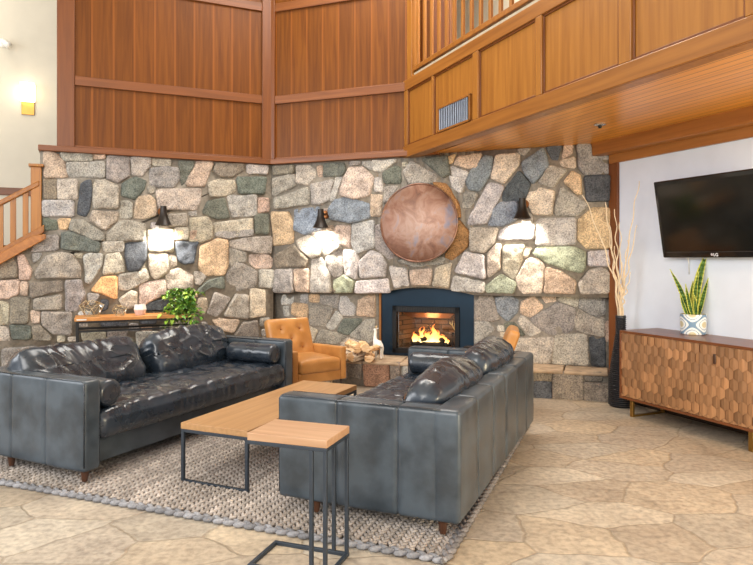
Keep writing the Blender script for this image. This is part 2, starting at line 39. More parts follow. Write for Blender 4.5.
def mixc(nt, a, b, fac, mode='MIX'):
    m = nt.nodes.new('ShaderNodeMix'); m.data_type = 'RGBA'; m.blend_type = mode
    for i, v in ((0, fac), (6, a), (7, b)):
        if hasattr(v, 'links') or hasattr(v, 'is_linked'): nt.links.new(v, m.inputs[i])
        else: m.inputs[i].default_value = v
    return m.outputs[2]

def bump(nt, b, h, strength=.3, dist=.01):
    n = nd(nt, 'ShaderNodeBump'); n.inputs['Strength'].default_value = strength; n.inputs['Distance'].default_value = dist
    nt.links.new(h, n.inputs['Height']); nt.links.new(n.outputs[0], b.inputs['Normal'])
    return n

def coords(nt, rot=(0,0,0), scale=(1,1,1)):
    tc = nd(nt, 'ShaderNodeTexCoord'); mp = nd(nt, 'ShaderNodeMapping')
    mp.inputs['Rotation'].default_value = rot; mp.inputs['Scale'].default_value = scale
    nt.links.new(tc.outputs['Object'], mp.inputs[0]); return mp.outputs[0]

def simple(name, col, rough=.5, metal=0, noise_amt=.08, nscale=20, emis=None, estr=0, bumps=0, spec=.5, coat=0):
    m, nt, b = new_mat(name)
    co = coords(nt)
    n = nd(nt, 'ShaderNodeTexNoise'); n.inputs['Scale'].default_value = nscale; n.inputs['Detail'].default_value = 5
    nt.links.new(co, n.inputs['Vector'])
    lo = tuple(c*(1-noise_amt) for c in col[:3])+(1,); hi = tuple(min(1, c*(1+noise_amt)) for c in col[:3])+(1,)
    r = ramp(nt, [(.3, lo), (.7, hi)]); nt.links.new(n.outputs[0], r.inputs[0]); nt.links.new(r.outputs[0], b.inputs['Base Color'])
    b.inputs['Roughness'].default_value = rough; b.inputs['Metallic'].default_value = metal
    b.inputs['Specular IOR Level'].default_value = spec; b.inputs['Coat Weight'].default_value = coat
    if emis: b.inputs['Emission Color'].default_value = emis; b.inputs['Emission Strength'].default_value = estr
    if bumps: bump(nt, b, n.outputs[0], bumps, .004)
    return m

def wood(name, c1, c2, rotz=0, grain='z', rough=.4, spec=.5, period=None, pdir=None, gaps=False, seam=None, fine=1):
    """grain axis after rotating by rotz; optional strips of random tone across pdir"""
    m, nt, b = new_mat(name)
    s = [26*fine, 26*fine, 26*fine]; s['xyz'.index(grain)] = 1.3*fine
    co = coords(nt, (0, 0, -rotz), (1, 1, 1))
    mp2 = nd(nt, 'ShaderNodeMapping'); mp2.inputs['Scale'].default_value = s
    nt.links.new(co, mp2.inputs[0])
    vec = mp2.outputs[0]
    strip = None
    if period:
        dot = nd(nt, 'ShaderNodeVectorMath', operation='DOT_PRODUCT'); dot.inputs[1].default_value = pdir
        tc = nd(nt, 'ShaderNodeTexCoord'); nt.links.new(tc.outputs['Object'], dot.inputs[0])
        dv = nd(nt, 'ShaderNodeMath', operation='DIVIDE'); nt.links.new(dot.outputs['Value'], dv.inputs[0]); dv.inputs[1].default_value = period
        fl = nd(nt, 'ShaderNodeMath', operation='FLOOR'); nt.links.new(dv.outputs[0], fl.inputs[0])
        fr = nd(nt, 'ShaderNodeMath', operation='FRACT'); nt.links.new(dv.outputs[0], fr.inputs[0])
        wn = nd(nt, 'ShaderNodeTexWhiteNoise', noise_dimensions='1D'); nt.links.new(fl.outputs[0], wn.inputs['W'])
        ad = nd(nt, 'ShaderNodeVectorMath', operation='MULTIPLY_ADD')
        nt.links.new(wn.outputs['Color'], ad.inputs[0]); ad.inputs[1].default_value = (30, 30, 30); nt.links.new(vec, ad.inputs[2])
        vec = ad.outputs[0]; strip = (wn.outputs['Value'], fr.outputs[0])
    n = nd(nt, 'ShaderNodeTexNoise'); n.inputs['Scale'].default_value = 1; n.inputs['Detail'].default_value = 6; n.inputs['Distortion'].default_value = .6
    nt.links.new(vec, n.inputs['Vector'])
    r = ramp(nt, [(.28, c1), (.75, c2)]); nt.links.new(n.outputs[0], r.inputs[0])
    out = r.outputs[0]
    if strip:
        r2 = ramp(nt, [(0, (.93, .93, .93, 1)), (1, (1.06, 1.06, 1.06, 1))]); nt.links.new(strip[0], r2.inputs[0])
        out = mixc(nt, out, r2.outputs[0], 1.0, 'MULTIPLY')
        if seam:
            w = seam[1]
            r3 = ramp(nt, [(0, (1, 1, 1, 1)), (w, (1, 1, 1, 1)), (w*1.5, (0, 0, 0, 1))], 'LINEAR'); nt.links.new(strip[1], r3.inputs[0])
            sc = nd(nt, 'ShaderNodeMath', operation='MULTIPLY'); nt.links.new(r3.outputs[0], sc.inputs[0]); sc.inputs[1].default_value = seam[2]
            out = mixc(nt, out, seam[0], sc.outputs[0])
            if gaps: bump(nt, b, sc.outputs[0], -.6, .01)
    nt.links.new(out, b.inputs['Base Color'])
    b.inputs['Roughness'].default_value = rough; b.inputs['Specular IOR Level'].default_value = spec
    return m

class MB:
    def __init__(s): s.v = []; s.f = []; s.c = []; s.mi = []; s.col = None; s.m = 0
    def add(s, v, f):
        o = len(s.v); s.v += [tuple(p) for p in v]
        for q in f:
            s.f.append([i+o for i in q]); s.c.append(s.col); s.mi.append(s.m)
    def box(s, x0, x1, y0, y1, z0, z1, M=None):
        v = [Vector((x, y, z)) for x in (x0, x1) for y in (y0, y1) for z in (z0, z1)]
        if M: v = [M @ p for p in v]
        s.add(v, [(0,1,3,2),(4,6,7,5),(0,4,5,1),(2,3,7,6),(0,2,6,4),(1,5,7,3)]); return s
    def prism(s, pts, fn, h0, h1):
        """pts 2-D polygon, fn(a,b,h)->3D"""
        n = len(pts)
        v = [fn(a, b, h0) for a, b in pts]+[fn(a, b, h1) for a, b in pts]
        s.add(v, [list(range(n))[::-1], list(range(n, 2*n))]+[(i, (i+1) % n, (i+1) % n+n, i+n) for i in range(n)]); return s
    def tube(s, path, rad, n=8, cap=True):
        path = [Vector(p) for p in path]; k = len(path)
        if not hasattr(rad, '__len__'): rad = [rad]*k
        v = []; up = None
        for i, p in enumerate(path):
            t = (path[min(i+1, k-1)]-path[max(i-1, 0)]).normalized()
            if up is None:
                up = Vector((0, 0, 1)) if abs(t.z) < .9 else Vector((1, 0, 0))
            a = (up - t*up.dot(t)).normalized(); bb = t.cross(a); up = a
            for j in range(n):
                an = 2*PI*j/n; v.append(p+(a*math.cos(an)+bb*math.sin(an))*rad[i])
        f = [(i*n+j, i*n+(j+1) % n, (i+1)*n+(j+1) % n, (i+1)*n+j) for i in range(k-1) for j in range(n)]
        if cap: f += [list(range(n))[::-1], [(k-1)*n+j for j in range(n)]]
        s.add(v, f); return s
    def lathe(s, prof, n=24, M=None, sx=1, sy=1):
        v = []
        for r, z in prof:
            for j in range(n):
                an = 2*PI*j/n; p = Vector((r*math.cos(an)*sx, r*math.sin(an)*sy, z)); v.append(M @ p if M else p)
        k = len(prof)
        f = [(i*n+j, i*n+(j+1) % n, (i+1)*n+(j+1) % n, (i+1)*n+j) for i in range(k-1) for j in range(n)]
        f += [list(range(n))[::-1], [(k-1)*n+j for j in range(n)]]
        s.add(v, f); return s
    def soft(s, size, r, seg=(6, 6, 6), extra=((), (), ()), disp=None, warp=None, M=None, off=(0, 0, 0)):
        hs = [a/2 for a in size]; r = min(r, min(hs)*.999); ax = []
        for a in range(3):
            h = hs[a]; L = [-h, -h+r*.12, -h+r*.3, -h+r*.6, -h+r]
            L += [-h+r+(2*h-2*r)*i/seg[a] for i in range(1, seg[a])]
            L += [h-r, h-r*.6, h-r*.3, h-r*.12, h]; L += list(extra[a])
            L = sorted(L); o = [L[0]]
            for q in L[1:]:
                if q-o[-1] > 1e-5: o.append(q)
            ax.append(o)
        nx, ny, nz = [len(a)-1 for a in ax]; idx = {}; V = []
        def g(i, j, k):
            key = (i, j, k)
            if key in idx: return idx[key]
            p = Vector((ax[0][i], ax[1][j], ax[2][k]))
            q = Vector([max(-hs[a]+r, min(hs[a]-r, p[a])) for a in range(3)])
            d = p-q; n = d.normalized() if d.length > 1e-9 else Vector((0, 0, 1))
            p = q+n*r
            if disp: p = p+n*disp(p, n)
            if warp: p = warp(p)
            p = p+Vector(off)
            if M: p = M @ p
            idx[key] = len(V); V.append(p); return idx[key]
        F = []
        for i in range(nx):
            for j in range(ny):
                F.append((g(i,j,0), g(i,j+1,0), g(i+1,j+1,0), g(i+1,j,0)))
                F.append((g(i,j,nz), g(i+1,j,nz), g(i+1,j+1,nz), g(i,j+1,nz)))
        for i in range(nx):
            for k in range(nz):
                F.append((g(i,0,k), g(i+1,0,k), g(i+1,0,k+1), g(i,0,k+1)))
                F.append((g(i,ny,k), g(i,ny,k+1), g(i+1,ny,k+1), g(i+1,ny,k)))
        for j in range(ny):
            for k in range(nz):
                F.append((g(0,j,k), g(0,j,k+1), g(0,j+1,k+1), g(0,j+1,k)))
                F.append((g(nx,j,k), g(nx,j+1,k), g(nx,j+1,k+1), g(nx,j,k+1)))
        s.add(V, F); return s
    def build(s, name, mat, parent=None, smooth=True, bevel=0, M=None, flip=False):
        me = bpy.data.meshes.new(name); me.from_pydata(s.v, [], s.f); me.update()
        mats = mat if isinstance(mat, (list, tuple)) else [mat]
        for m in mats: me.materials.append(m)
        if len(mats) > 1: me.polygons.foreach_set('material_index', s.mi)
        if any(c is not None for c in s.c):
            at = me.color_attributes.new('Tone', 'FLOAT_COLOR', 'CORNER'); buf = []
            for q, c in zip(s.f, s.c): buf += list(c or (1, 1, 1, 1))*len(q)
            at.data.foreach_set('color', buf)
        if smooth:
            me.polygons.foreach_set('use_smooth', [True]*len(me.polygons))
            if bevel or smooth == 'angle': me.set_sharp_from_angle(angle=math.radians(35))
        o = bpy.data.objects.new(name, me); C.objects.link(o)
        if parent is not None: o.parent = parent
        if M is not None: o.matrix_world = M
        if bevel:
            b = o.modifiers.new('bevel', 'BEVEL'); b.width = bevel; b.segments = 2; b.limit_method = 'ANGLE'
        return o

def tag(o, label=None, cat=None, group=None, kind=None):
    if label: o['label'] = label
    if cat: o['category'] = cat
    if group: o['group'] = group
    if kind: o['kind'] = kind
    return o
def thing(name, label, cat, loc=(0, 0, 0), rz=0, group=None, M=None):
    o = bpy.data.objects.new(name, None); C.objects.link(o); o.empty_display_size = .1
    if M is not None: o.matrix_world = M
    else: o.location = loc; o.rotation_euler = (0, 0, rz)
    return tag(o, label, cat, group)
def struct(o): o['kind'] = 'structure'; return o
def Mx(loc, rz): return Matrix.Translation(loc) @ Matrix.Rotation(rz, 4, 'Z')

class Wall:
    """vertical plane; s along it (to the right seen from the room), z up, h into the room"""
    def __init__(w, O, D):
        l = math.hypot(*D); w.O = Vector((O[0], O[1], 0)); w.D = Vector((D[0]/l, D[1]/l, 0)); w.N = Vector((w.D.y, -w.D.x, 0))
        w.rz = math.atan2(w.D.y, w.D.x)
    def p(w, s, z, h=0): return w.O+w.D*s+w.N*h+Vector((0, 0, z))
    def fn(w): return lambda s, z, h: w.p(s, z, h)
    def box(w, mb, s0, s1, z0, z1, h0, h1): mb.prism([(s0, z0), (s1, z0), (s1, z1), (s0, z1)], w.fn(), h0, h1)

CAM_H = 1.37
WL = Wall((-1.266, 7.728), (.9135, .4067))       # left stone wall, s <= 0
WB = Wall((-1.266, 7.728), (.9336, -.3584))      # back (fireplace) wall
LB = 3.844
WT = Wall((2.323, 6.35), (.39, -.9208))          # television wall
WF = Wall((.327, 7.116), (.389, -.9212))         # balcony fascia
WH = Wall((-.134, 6.89), (2.359, -.73))          # hearth front
LH = 2.469

# ------------------------------------------------------------------ materials
def stone_mat():
    m, nt, b = new_mat('rubble_stone')
    a = nd(nt, 'ShaderNodeVertexColor', layer_name='Tone'); co = coords(nt)
    n1 = nd(nt, 'ShaderNodeTexNoise'); n1.inputs['Scale'].default_value = 75; n1.inputs['Detail'].default_value = 3; nt.links.new(co, n1.inputs[0])
    n2 = nd(nt, 'ShaderNodeTexNoise'); n2.inputs['Scale'].default_value = 9; n2.inputs['Detail'].default_value = 8; n2.inputs['Roughness'].default_value = .65; nt.links.new(co, n2.inputs[0])
    r1 = ramp(nt, [(.3, (.5, .49, .5, 1)), (.48, (1, 1, 1, 1)), (.68, (1.45, 1.42, 1.38, 1))]); nt.links.new(n1.outputs[0], r1.inputs[0])
    r2 = ramp(nt, [(.3, (.6, .58, .56, 1)), (.5, (1, 1, 1, 1)), (.7, (1.35, 1.3, 1.22, 1))]); nt.links.new(n2.outputs[0], r2.inputs[0])
    c = mixc(nt, a.outputs[0], r1.outputs[0], 1, 'MULTIPLY'); c = mixc(nt, c, r2.outputs[0], 1, 'MULTIPLY')
    nt.links.new(c, b.inputs['Base Color']); b.inputs['Roughness'].default_value = .88; b.inputs['Specular IOR Level'].default_value = .25
    ad = nd(nt, 'ShaderNodeMath', operation='MULTIPLY_ADD'); nt.links.new(n1.outputs[0], ad.inputs[0]); ad.inputs[1].default_value = .25; nt.links.new(n2.outputs[0], ad.inputs[2])
    bump(nt, b, ad.outputs[0], .75, .025)
    return m
M_stone = stone_mat()
M_mortar = simple('mortar', srgb(140, 132, 121), .95, 0, .22, 30, bumps=.8, spec=.1)
M_rock_top = simple('hearth_slab', srgb(172, 150, 126), .85, 0, .3, 9, bumps=.6, spec=.2)

def wall_wood(name, D, c1, c2, period, seamc=(146, 84, 32)):
    return wood(name, srgb(*c1), srgb(*c2), 0, 'z', .42, .22, period, (D.x, D.y, 0), seam=(srgb(*seamc), .07, .5))
M_panL = wall_wood('panel_veneer_left', WL.D, (90, 48, 13), (118, 68, 20), .215)
M_panB = wall_wood('panel_veneer_back', WB.D, (92, 49, 13), (120, 70, 20), .205)
M_trimw = wood('trim_wood', srgb(96, 50, 16), srgb(122, 68, 24), 0, 'z', .4)
M_trimL = wood('rail_wood_left', srgb(100, 54, 18), srgb(128, 72, 28), WL.rz, 'x', .4)
M_trimB = wood('rail_wood_back', srgb(104, 56, 20), srgb(136, 80, 34), WB.rz, 'x', .4)
M_fas = wood('fascia_wood', srgb(138, 86, 32), srgb(168, 112, 46), 0, 'z', .35)
M_fasr = wood('fascia_rail_wood', srgb(128, 78, 30), srgb(160, 104, 44), WF.rz, 'x', .35)
M_soff = wood('soffit_planks', srgb(196, 126, 46), srgb(230, 160, 66), WF.rz, 'x', .28, .5, .082, (WF.N.x, WF.N.y, 0), True, (srgb(96, 48, 18), .07, .9))
M_beam = wood('beam_wood', srgb(142, 88, 38), srgb(176, 114, 54), WT.rz, 'x', .35)
M_plaster = simple('white_plaster', srgb(216, 224, 236), .8, 0, .03, 5, bumps=.15)
M_cream = simple('cream_plaster', srgb(214, 207, 190), .85, 0, .03, 5, bumps=.15)
M_black = simple('black_metal', srgb(62, 70, 80), .4, .5, .1)
M_blackf = simple('flat_black', srgb(24, 23, 23), .6, 0, .15)

def floor_mat():
    m, nt, b = new_mat('flagstone')
    co = coords(nt, (0, 0, .38), (1.9, 2.9, 1))
    dn = nd(nt, 'ShaderNodeTexNoise'); dn.inputs['Scale'].default_value = 1.8; dn.inputs['Detail'].default_value = 3; nt.links.new(co, dn.inputs[0])
    dv = nd(nt, 'ShaderNodeVectorMath', operation='MULTIPLY_ADD'); nt.links.new(dn.outputs['Color'], dv.inputs[0]); dv.inputs[1].default_value = (.22, .22, 0); nt.links.new(co, dv.inputs[2])
    v1 = nd(nt, 'ShaderNodeTexVoronoi', voronoi_dimensions='2D', feature='F1'); v1.inputs['Scale'].default_value = 1; v1.inputs['Randomness'].default_value = .85
    v2 = nd(nt, 'ShaderNodeTexVoronoi', voronoi_dimensions='2D', feature='DISTANCE_TO_EDGE'); v2.inputs['Scale'].default_value = 1; v2.inputs['Randomness'].default_value = .85
    for v in (v1, v2): nt.links.new(dv.outputs[0], v.inputs['Vector'])
    sep = nd(nt, 'ShaderNodeSeparateColor'); nt.links.new(v1.outputs['Color'], sep.inputs[0])
    r = ramp(nt, [(0, srgb(168, 155, 140)), (.25, srgb(180, 166, 148)), (.45, srgb(176, 166, 154)), (.62, srgb(190, 174, 152)), (.8, srgb(188, 179, 166)), (1, srgb(164, 154, 141))]); nt.links.new(sep.outputs[0], r.inputs[0])
    c2 = coords(nt)
    n = nd(nt, 'ShaderNodeTexNoise'); n.inputs['Scale'].default_value = 3.6; n.inputs['Detail'].default_value = 12; n.inputs['Roughness'].default_value = .75; n.inputs['Distortion'].default_value = .8; nt.links.new(c2, n.inputs[0])
    r2 = ramp(nt, [(.28, (.62, .6, .58, 1)), (.45, (.95, .93, .9, 1)), (.56, (1.06, 1.05, 1.02, 1)), (.72, (1.3, 1.27, 1.2, 1))]); nt.links.new(n.outputs[0], r2.inputs[0])
    n3 = nd(nt, 'ShaderNodeTexNoise'); n3.inputs['Scale'].default_value = 28; n3.inputs['Detail'].default_value = 5; nt.links.new(c2, n3.inputs[0])
    r3 = ramp(nt, [(.32, (.74, .73, .72, 1)), (.6, (1.1, 1.1, 1.08, 1))]); nt.links.new(n3.outputs[0], r3.inputs[0])
    c = mixc(nt, r.outputs[0], r2.outputs[0], 1, 'MULTIPLY'); c = mixc(nt, c, r3.outputs[0], 1, 'MULTIPLY')
    g = ramp(nt, [(0, (1, 1, 1, 1)), (.008, (.9, .9, .9, 1)), (.02, (0, 0, 0, 1))]); nt.links.new(v2.outputs['Distance'], g.inputs[0])
    gm = nd(nt, 'ShaderNodeMath', operation='MULTIPLY'); nt.links.new(g.outputs[0], gm.inputs[0]); gm.inputs[1].default_value = .5
    c = mixc(nt, c, srgb(136, 120, 100), gm.outputs[0]); nt.links.new(c, b.inputs['Base Color'])
    b.inputs['Roughness'].default_value = .42
    rr = ramp(nt, [(.3, (.34, .34, .34, 1)), (.7, (.6, .6, .6, 1))]); nt.links.new(n.outputs[0], rr.inputs[0]); nt.links.new(rr.outputs[0], b.inputs['Roughness'])
    hh = nd(nt, 'ShaderNodeMath', operation='MULTIPLY_ADD'); nt.links.new(g.outputs[0], hh.inputs[0]); hh.inputs[1].default_value = -.6; nt.links.new(n.outputs[0], hh.inputs[2])
    bump(nt, b, hh.outputs[0], .5, .015)
    return m
M_floor = floor_mat()

def leather(name, c1, c2, rough, bs=.25, coat=0):
    m, nt, b = new_mat(name); co = coords(nt)
    n = nd(nt, 'ShaderNodeTexNoise'); n.inputs['Scale'].default_value = 6; n.inputs['Detail'].default_value = 7; nt.links.new(co, n.inputs[0])
    v = nd(nt, 'ShaderNodeTexVoronoi'); v.inputs['Scale'].default_value = 260; nt.links.new(co, v.inputs[0])
    r = ramp(nt, [(.36, c1), (.62, c2)]); nt.links.new(n.outputs[0], r.inputs[0]); nt.links.new(r.outputs[0], b.inputs['Base Color'])
    rr = ramp(nt, [(.3, (rough*.85,)*3+(1,)), (.7, (rough*1.25,)*3+(1,))]); nt.links.new(n.outputs[0], rr.inputs[0]); nt.links.new(rr.outputs[0], b.inputs['Roughness'])
    ad = nd(nt, 'ShaderNodeMath', operation='MULTIPLY_ADD'); nt.links.new(v.outputs[0], ad.inputs[0]); ad.inputs[1].default_value = .12; nt.links.new(n.outputs[0], ad.inputs[2])
    bump(nt, b, ad.outputs[0], bs, .01); b.inputs['Coat Weight'].default_value = coat; b.inputs['Coat Roughness'].default_value = .2
    return m
M_lea = leather('charcoal_leather', srgb(48, 56, 63), srgb(72, 82, 91), .34, .12, .15)
M_leac = leather('charcoal_cushion_leather', srgb(30, 38, 47), srgb(44, 53, 64), .26, .12, .5)
M_tan = leather('tan_leather', srgb(174, 118, 60), srgb(196, 138, 76), .32)
M_walnut = wood('walnut', srgb(60, 36, 24), srgb(86, 54, 36), 0, 'z', .4)
M_oakA = wood('oak_top', srgb(164, 123, 80), srgb(188, 146, 100), 0, 'y', .38, fine=1.2)
M_oakC = wood('console_oak', srgb(180, 116, 58), srgb(212, 150, 84), WL.rz, 'x', .45)

# ------------------------------------------------------------------ setting
mb = MB(); mb.box(-9, 7, -2.5, 12, -.1, 0); struct(mb.build('floor', M_floor, smooth=False))

PAL = dict(g=(150, 145, 139), l=(176, 172, 168), w=(174, 165, 152), p=(184, 163, 148), t=(192, 166, 134), o=(206, 162, 114),
           n=(102, 106, 99), d=(84, 88, 94), b=(134, 142, 152), k=(128, 120, 110), r=(150, 112, 74), x=(196, 180, 164), m=(150, 156, 138), s=(152, 118, 98))
GROW = .012
def stones(mb, wall, key, depth, base=0, seed=1, scale=1.0):
    R = random.Random(seed); nn = 0
    for ent in STONES[key].split('|'):
        code = ent[0]; pts = [tuple(map(float, q.split(','))) for q in ent[1:].split()]
        # orient anticlockwise
        A = sum(pts[i][0]*pts[(i+1) % len(pts)][1]-pts[(i+1) % len(pts)][0]*pts[i][1] for i in range(len(pts)))
        if A < 0: pts = pts[::-1]
        A = abs(A)/2
        if A < 2e-4: continue
        # round the corners, resample
        q = []
        for i in range(len(pts)):
            a = pts[i]; b2 = pts[(i+1) % len(pts)]
            q += [(a[0]*.96+b2[0]*.04, a[1]*.96+b2[1]*.04), (a[0]*.04+b2[0]*.96, a[1]*.04+b2[1]*.96)]
        per = sum(math.dist(q[i], q[(i+1) % len(q)]) for i in range(len(q)))
        n = max(18, min(56, int(per/.02))); out = []; step = per/n; acc = 0; i = 0
        for k in range(n):
            d = k*step
            while acc+math.dist(q[i % len(q)], q[(i+1) % len(q)]) < d:
                acc += math.dist(q[i % len(q)], q[(i+1) % len(q)]); i += 1
            a = q[i % len(q)]; b2 = q[(i+1) % len(q)]; l = math.dist(a, b2) or 1; t = (d-acc)/l
            out.append((a[0]+(b2[0]-a[0])*t, a[1]+(b2[1]-a[1])*t))
        cx = sum(p[0] for p in out)/n; cz = sum(p[1] for p in out)/n; sz = math.sqrt(A)
        h = depth*R.uniform(.7, 1.25)*min(1, .45+sz*2.2); tx, tz = R.uniform(-.12, .12), R.uniform(-.12, .12)
        c = PAL[code]; v = R.uniform(.93, 1.07); col = srgb(min(255, c[0]*v*R.uniform(.98, 1.02)), min(255, c[1]*v), min(255, c[2]*v*R.uniform(.97, 1.03)))
        mb.col = col; mb.m = 0
        rings = [(0, -.01), (.003, .4), (.008, .8), (.02, 1.0)]; fr = [.72, .5, .27]
        V = []; off = R.uniform(0, 50)
        def hh(x, z, base_h, k):
            w = noise.noise(Vector((x*5+off, z*5, off)))*.6+noise.noise(Vector((x*13+off, z*13, 1)))*.3+abs(noise.noise(Vector((x*8, z*8+off, 3))))*.5
            return base_h+k*(w*.036*scale+tx*(x-cx)+tz*(z-cz))
        jit = [1+.05*noise.noise(Vector((p[0]*11, p[1]*11, off))) for p in out]
        o2 = []
        for i in range(n):
            a, b2 = out[i-1], out[(i+1) % n]; l = math.dist(a, b2) or 1; nx_, nz_ = (b2[1]-a[1])/l, -(b2[0]-a[0])/l; g = GROW+.006*noise.noise(Vector((out[i][0]*14, out[i][1]*14, off)))
            o2.append((out[i][0]+nx_*g, out[i][1]+nz_*g))
        out = o2
        for b_, f_ in rings:
            for p in out:
                dx, dz = p[0]-cx, p[1]-cz; L_ = math.hypot(dx, dz) or 1; k = max(.75, 1-b_/L_)
                x, z = cx+dx*k, cz+dz*k
                V.append(wall.p(x, z, base+(hh(x, z, h*f_, f_) if f_ > 0 else f_)))
        for f_ in fr:
            for p in out:
                x, z = cx+(p[0]-cx)*f_, cz+(p[1]-cz)*f_
                V.append(wall.p(x, z, base+hh(x, z, h, 1)))
        V.append(wall.p(cx, cz, base+hh(cx, cz, h, 1)))
        nr = len(rings)+len(fr)
        F = [(r*n+j, r*n+(j+1) % n, (r+1)*n+(j+1) % n, (r+1)*n+j) for r in range(nr-1) for j in range(n)]
        F += [((nr-1)*n+j, (nr-1)*n+(j+1) % n, nr*n) for j in range(n)]
        mb.add(V, F)
    mb.col = None
def stone_build(mb, name): return struct(mb.build(name, [M_stone, M_mortar], smooth=True))

# left stone wall: full-height part right of the stair end, lower part beneath the stair
mb = MB(); stones(mb, WL, 'left', .036, 0, 4); mb.m = 1
mb.prism([(-5.2, 0), (0.02, 0), (0.02, 2.5), (-2.475, 2.5), (-2.475, 1.56), (-5.2, -.1+.0)], WL.fn(), -.25, 0.006)
mb.prism([(-2.475, 0), (-2.475, 1.56), (-4.85, .04), (-4.85, 0)], WL.fn(), -.25, 0.0065)
stone_build(mb, 'wall_left')

s0, s1 = 1.374, 2.471
mb = MB(); stones(mb, WB, 'upper', .034, 0, 8, 1.25); mb.m = 1
arch = [(s0+(s1-s0)*t/12, .985+.075*math.sin(PI*t/12)) for t in range(13)]
# backing, with the arch cut into its lower edge (quads column by column)
cols = [(0, .985)]+arch+[(LB, .985)]
for (a, za), (b, zb) in zip(cols, cols[1:]):
    mb.prism([(a, za), (b, zb), (b, 2.55), (a, 2.55)], WB.fn(), -.12, .006)
stone_build(mb, 'wall_back_upper')
f0, f1 = 1.359, 2.445
mb = MB(); stones(mb, WB, 'lower', .02, -.12, 9, .6); mb.m = 1
WB.box(mb, -.1, f0, 0, 1.1, -.45, -.114); WB.box(mb, f1, LB+.12, 0, 1.1, -.45, -.114); WB.box(mb, f0, f1, 1.04, 1.2, -.45, -.12)
WB.box(mb, f0, f1, 0, .27, -.75, -.114)
stone_build(mb, 'wall_back_lower')

# wooden ledge on top of the stone
mb = MB(); mb.prism([(-2.49, 2.5), (.04, 2.5), (.04, 2.56), (-2.49, 2.56)], WL.fn(), -.2, .075); struct(mb.build('trim_1', M_trimL, smooth=True, bevel=.006))
mb = MB(); WB.box(mb, -.02, 2.1, 2.5, 2.56, -.12, .075); struct(mb.build('trim_2', M_trimB, smooth=True, bevel=.006))

def panelled(name, w, a, b, pm, tm, lstile, rstile, hh=0.0):
    mb = MB(); w.box(mb, a, b, 2.56, 5.6, -.2, hh); p = struct(mb.build(name, pm, smooth=False))
    for nm, (x0, x1, z0, z1, t) in dict(stile=(a, a+lstile, 2.56, 5.6, .035), stile2=(b-rstile, b, 2.56, 5.6, .035), rail=(a+lstile, b-rstile, 3.225, 3.325, .028), rail2=(a+lstile, b-rstile, 4.33, 4.43, .028), rail3=(a+lstile, b-rstile, 2.56, 2.585, .02)).items():
        mb = MB(); w.box(mb, x0, x1, z0, z1, hh, hh+t)
        o = mb.build(nm.rstrip('23'), M_trimw if 'stile' in nm else tm, p, bevel=.005)
    return p
panelled('wall_upper_left', WL, -2.317, .02, M_panL, M_trimL, .17, .14)
panelled('wall_upper_back', WB, -.02, 2.22, M_panB, M_trimB, .08, .2)

# cream wall behind the stair, far left
WS = Wall((-1.266+WL.N.x*-1.3, 7.728+WL.N.y*-1.3), (.9135, .4067))
mb = MB(); WS.box(mb, -8, 2, 0, 5.6, -.15, 0); struct(mb.build('wall_far_left', M_cream, smooth=False))
mb = MB(); WS.box(mb, -8, 2, 2.14, 2.23, 0, .03); struct(mb.build('trim_3', M_trimL, bevel=.005))

# television wall
mb = MB(); WT.box(mb, .002, 4.6, 0, 2.52, -.15, 0); struct(mb.build('wall_right', M_plaster, smooth=False))
mb = MB(); WT.box(mb, 0, .115, 0, 2.31, 0, .03); struct(mb.build('trim_4', M_trimw, bevel=.004))
mb = MB(); WT.box(mb, .12, 4.6, 0, .1, 0, .018); struct(mb.build('shade_strip_right', simple('dark_shade_strip', srgb(58, 42, 32), .5), bevel=.003))  # dark strip added to stand in for the shade under the sideboard
mb = MB(); WT.box(mb, 0, 4.6, 2.31, 2.52, 0, .03); struct(mb.build('trim_5', M_beam, bevel=.004))
mb = MB()
q = lambda s, z, h: WT.p(s, z, h)
bw = .15; k = bw*.78
V = [WT.p(-.02-bw*.96, 2.395, bw), WT.p(4.6, 2.395, bw), WT.p(4.6, 2.395, .03), WT.p(-.02, 2.395, .03)]
V += [p+Vector((0, 0, .135)) for p in V]
mb.add(V, [(0,3,2,1),(4,5,6,7),(0,1,5,4),(1,2,6,5),(2,3,7,6),(3,0,4,7)]); struct(mb.build('trim_6', M_beam, bevel=.01))

# balcony: panelled fascia and planked soffit
ZB, ZT = 2.49, 3.345
mb = MB(); WF.box(mb, -.1, 7.6, ZB, ZT, -.1, 0); fas = struct(mb.build('wall_balcony', M_fas, smooth=False))
def wlp(w, px, py):
    k = (px-376.5)/641; s = (k*w.O.y-w.O.x)/(w.D.x-k*w.D.y); Y = w.O.y+s*w.D.y
    return s, CAM_H-(py-259)/641*Y
mb = MB(); WF.box(mb, -.05, 7.6, ZB, ZB+.13, 0, .025); mb.build('rail', M_fasr, fas, bevel=.006)
mb = MB(); WF.box(mb, -.05, 7.6, ZT-.12, ZT, 0, .025); mb.build('rail', M_fasr, fas, bevel=.006)
sts = [(406, 409), (433.2, 435), (474.6, 480.3), (537.7, 544), (621, 633.6), (748, 775)]
for a, b in sts:
    sa, sb = wlp(WF, a, 100)[0], wlp(WF, b, 100)[0]
    mb = MB(); WF.box(mb, sa, sb, ZB+.13, ZT-.12, 0, .024); mb.build('stile', M_fas, fas, bevel=.005)
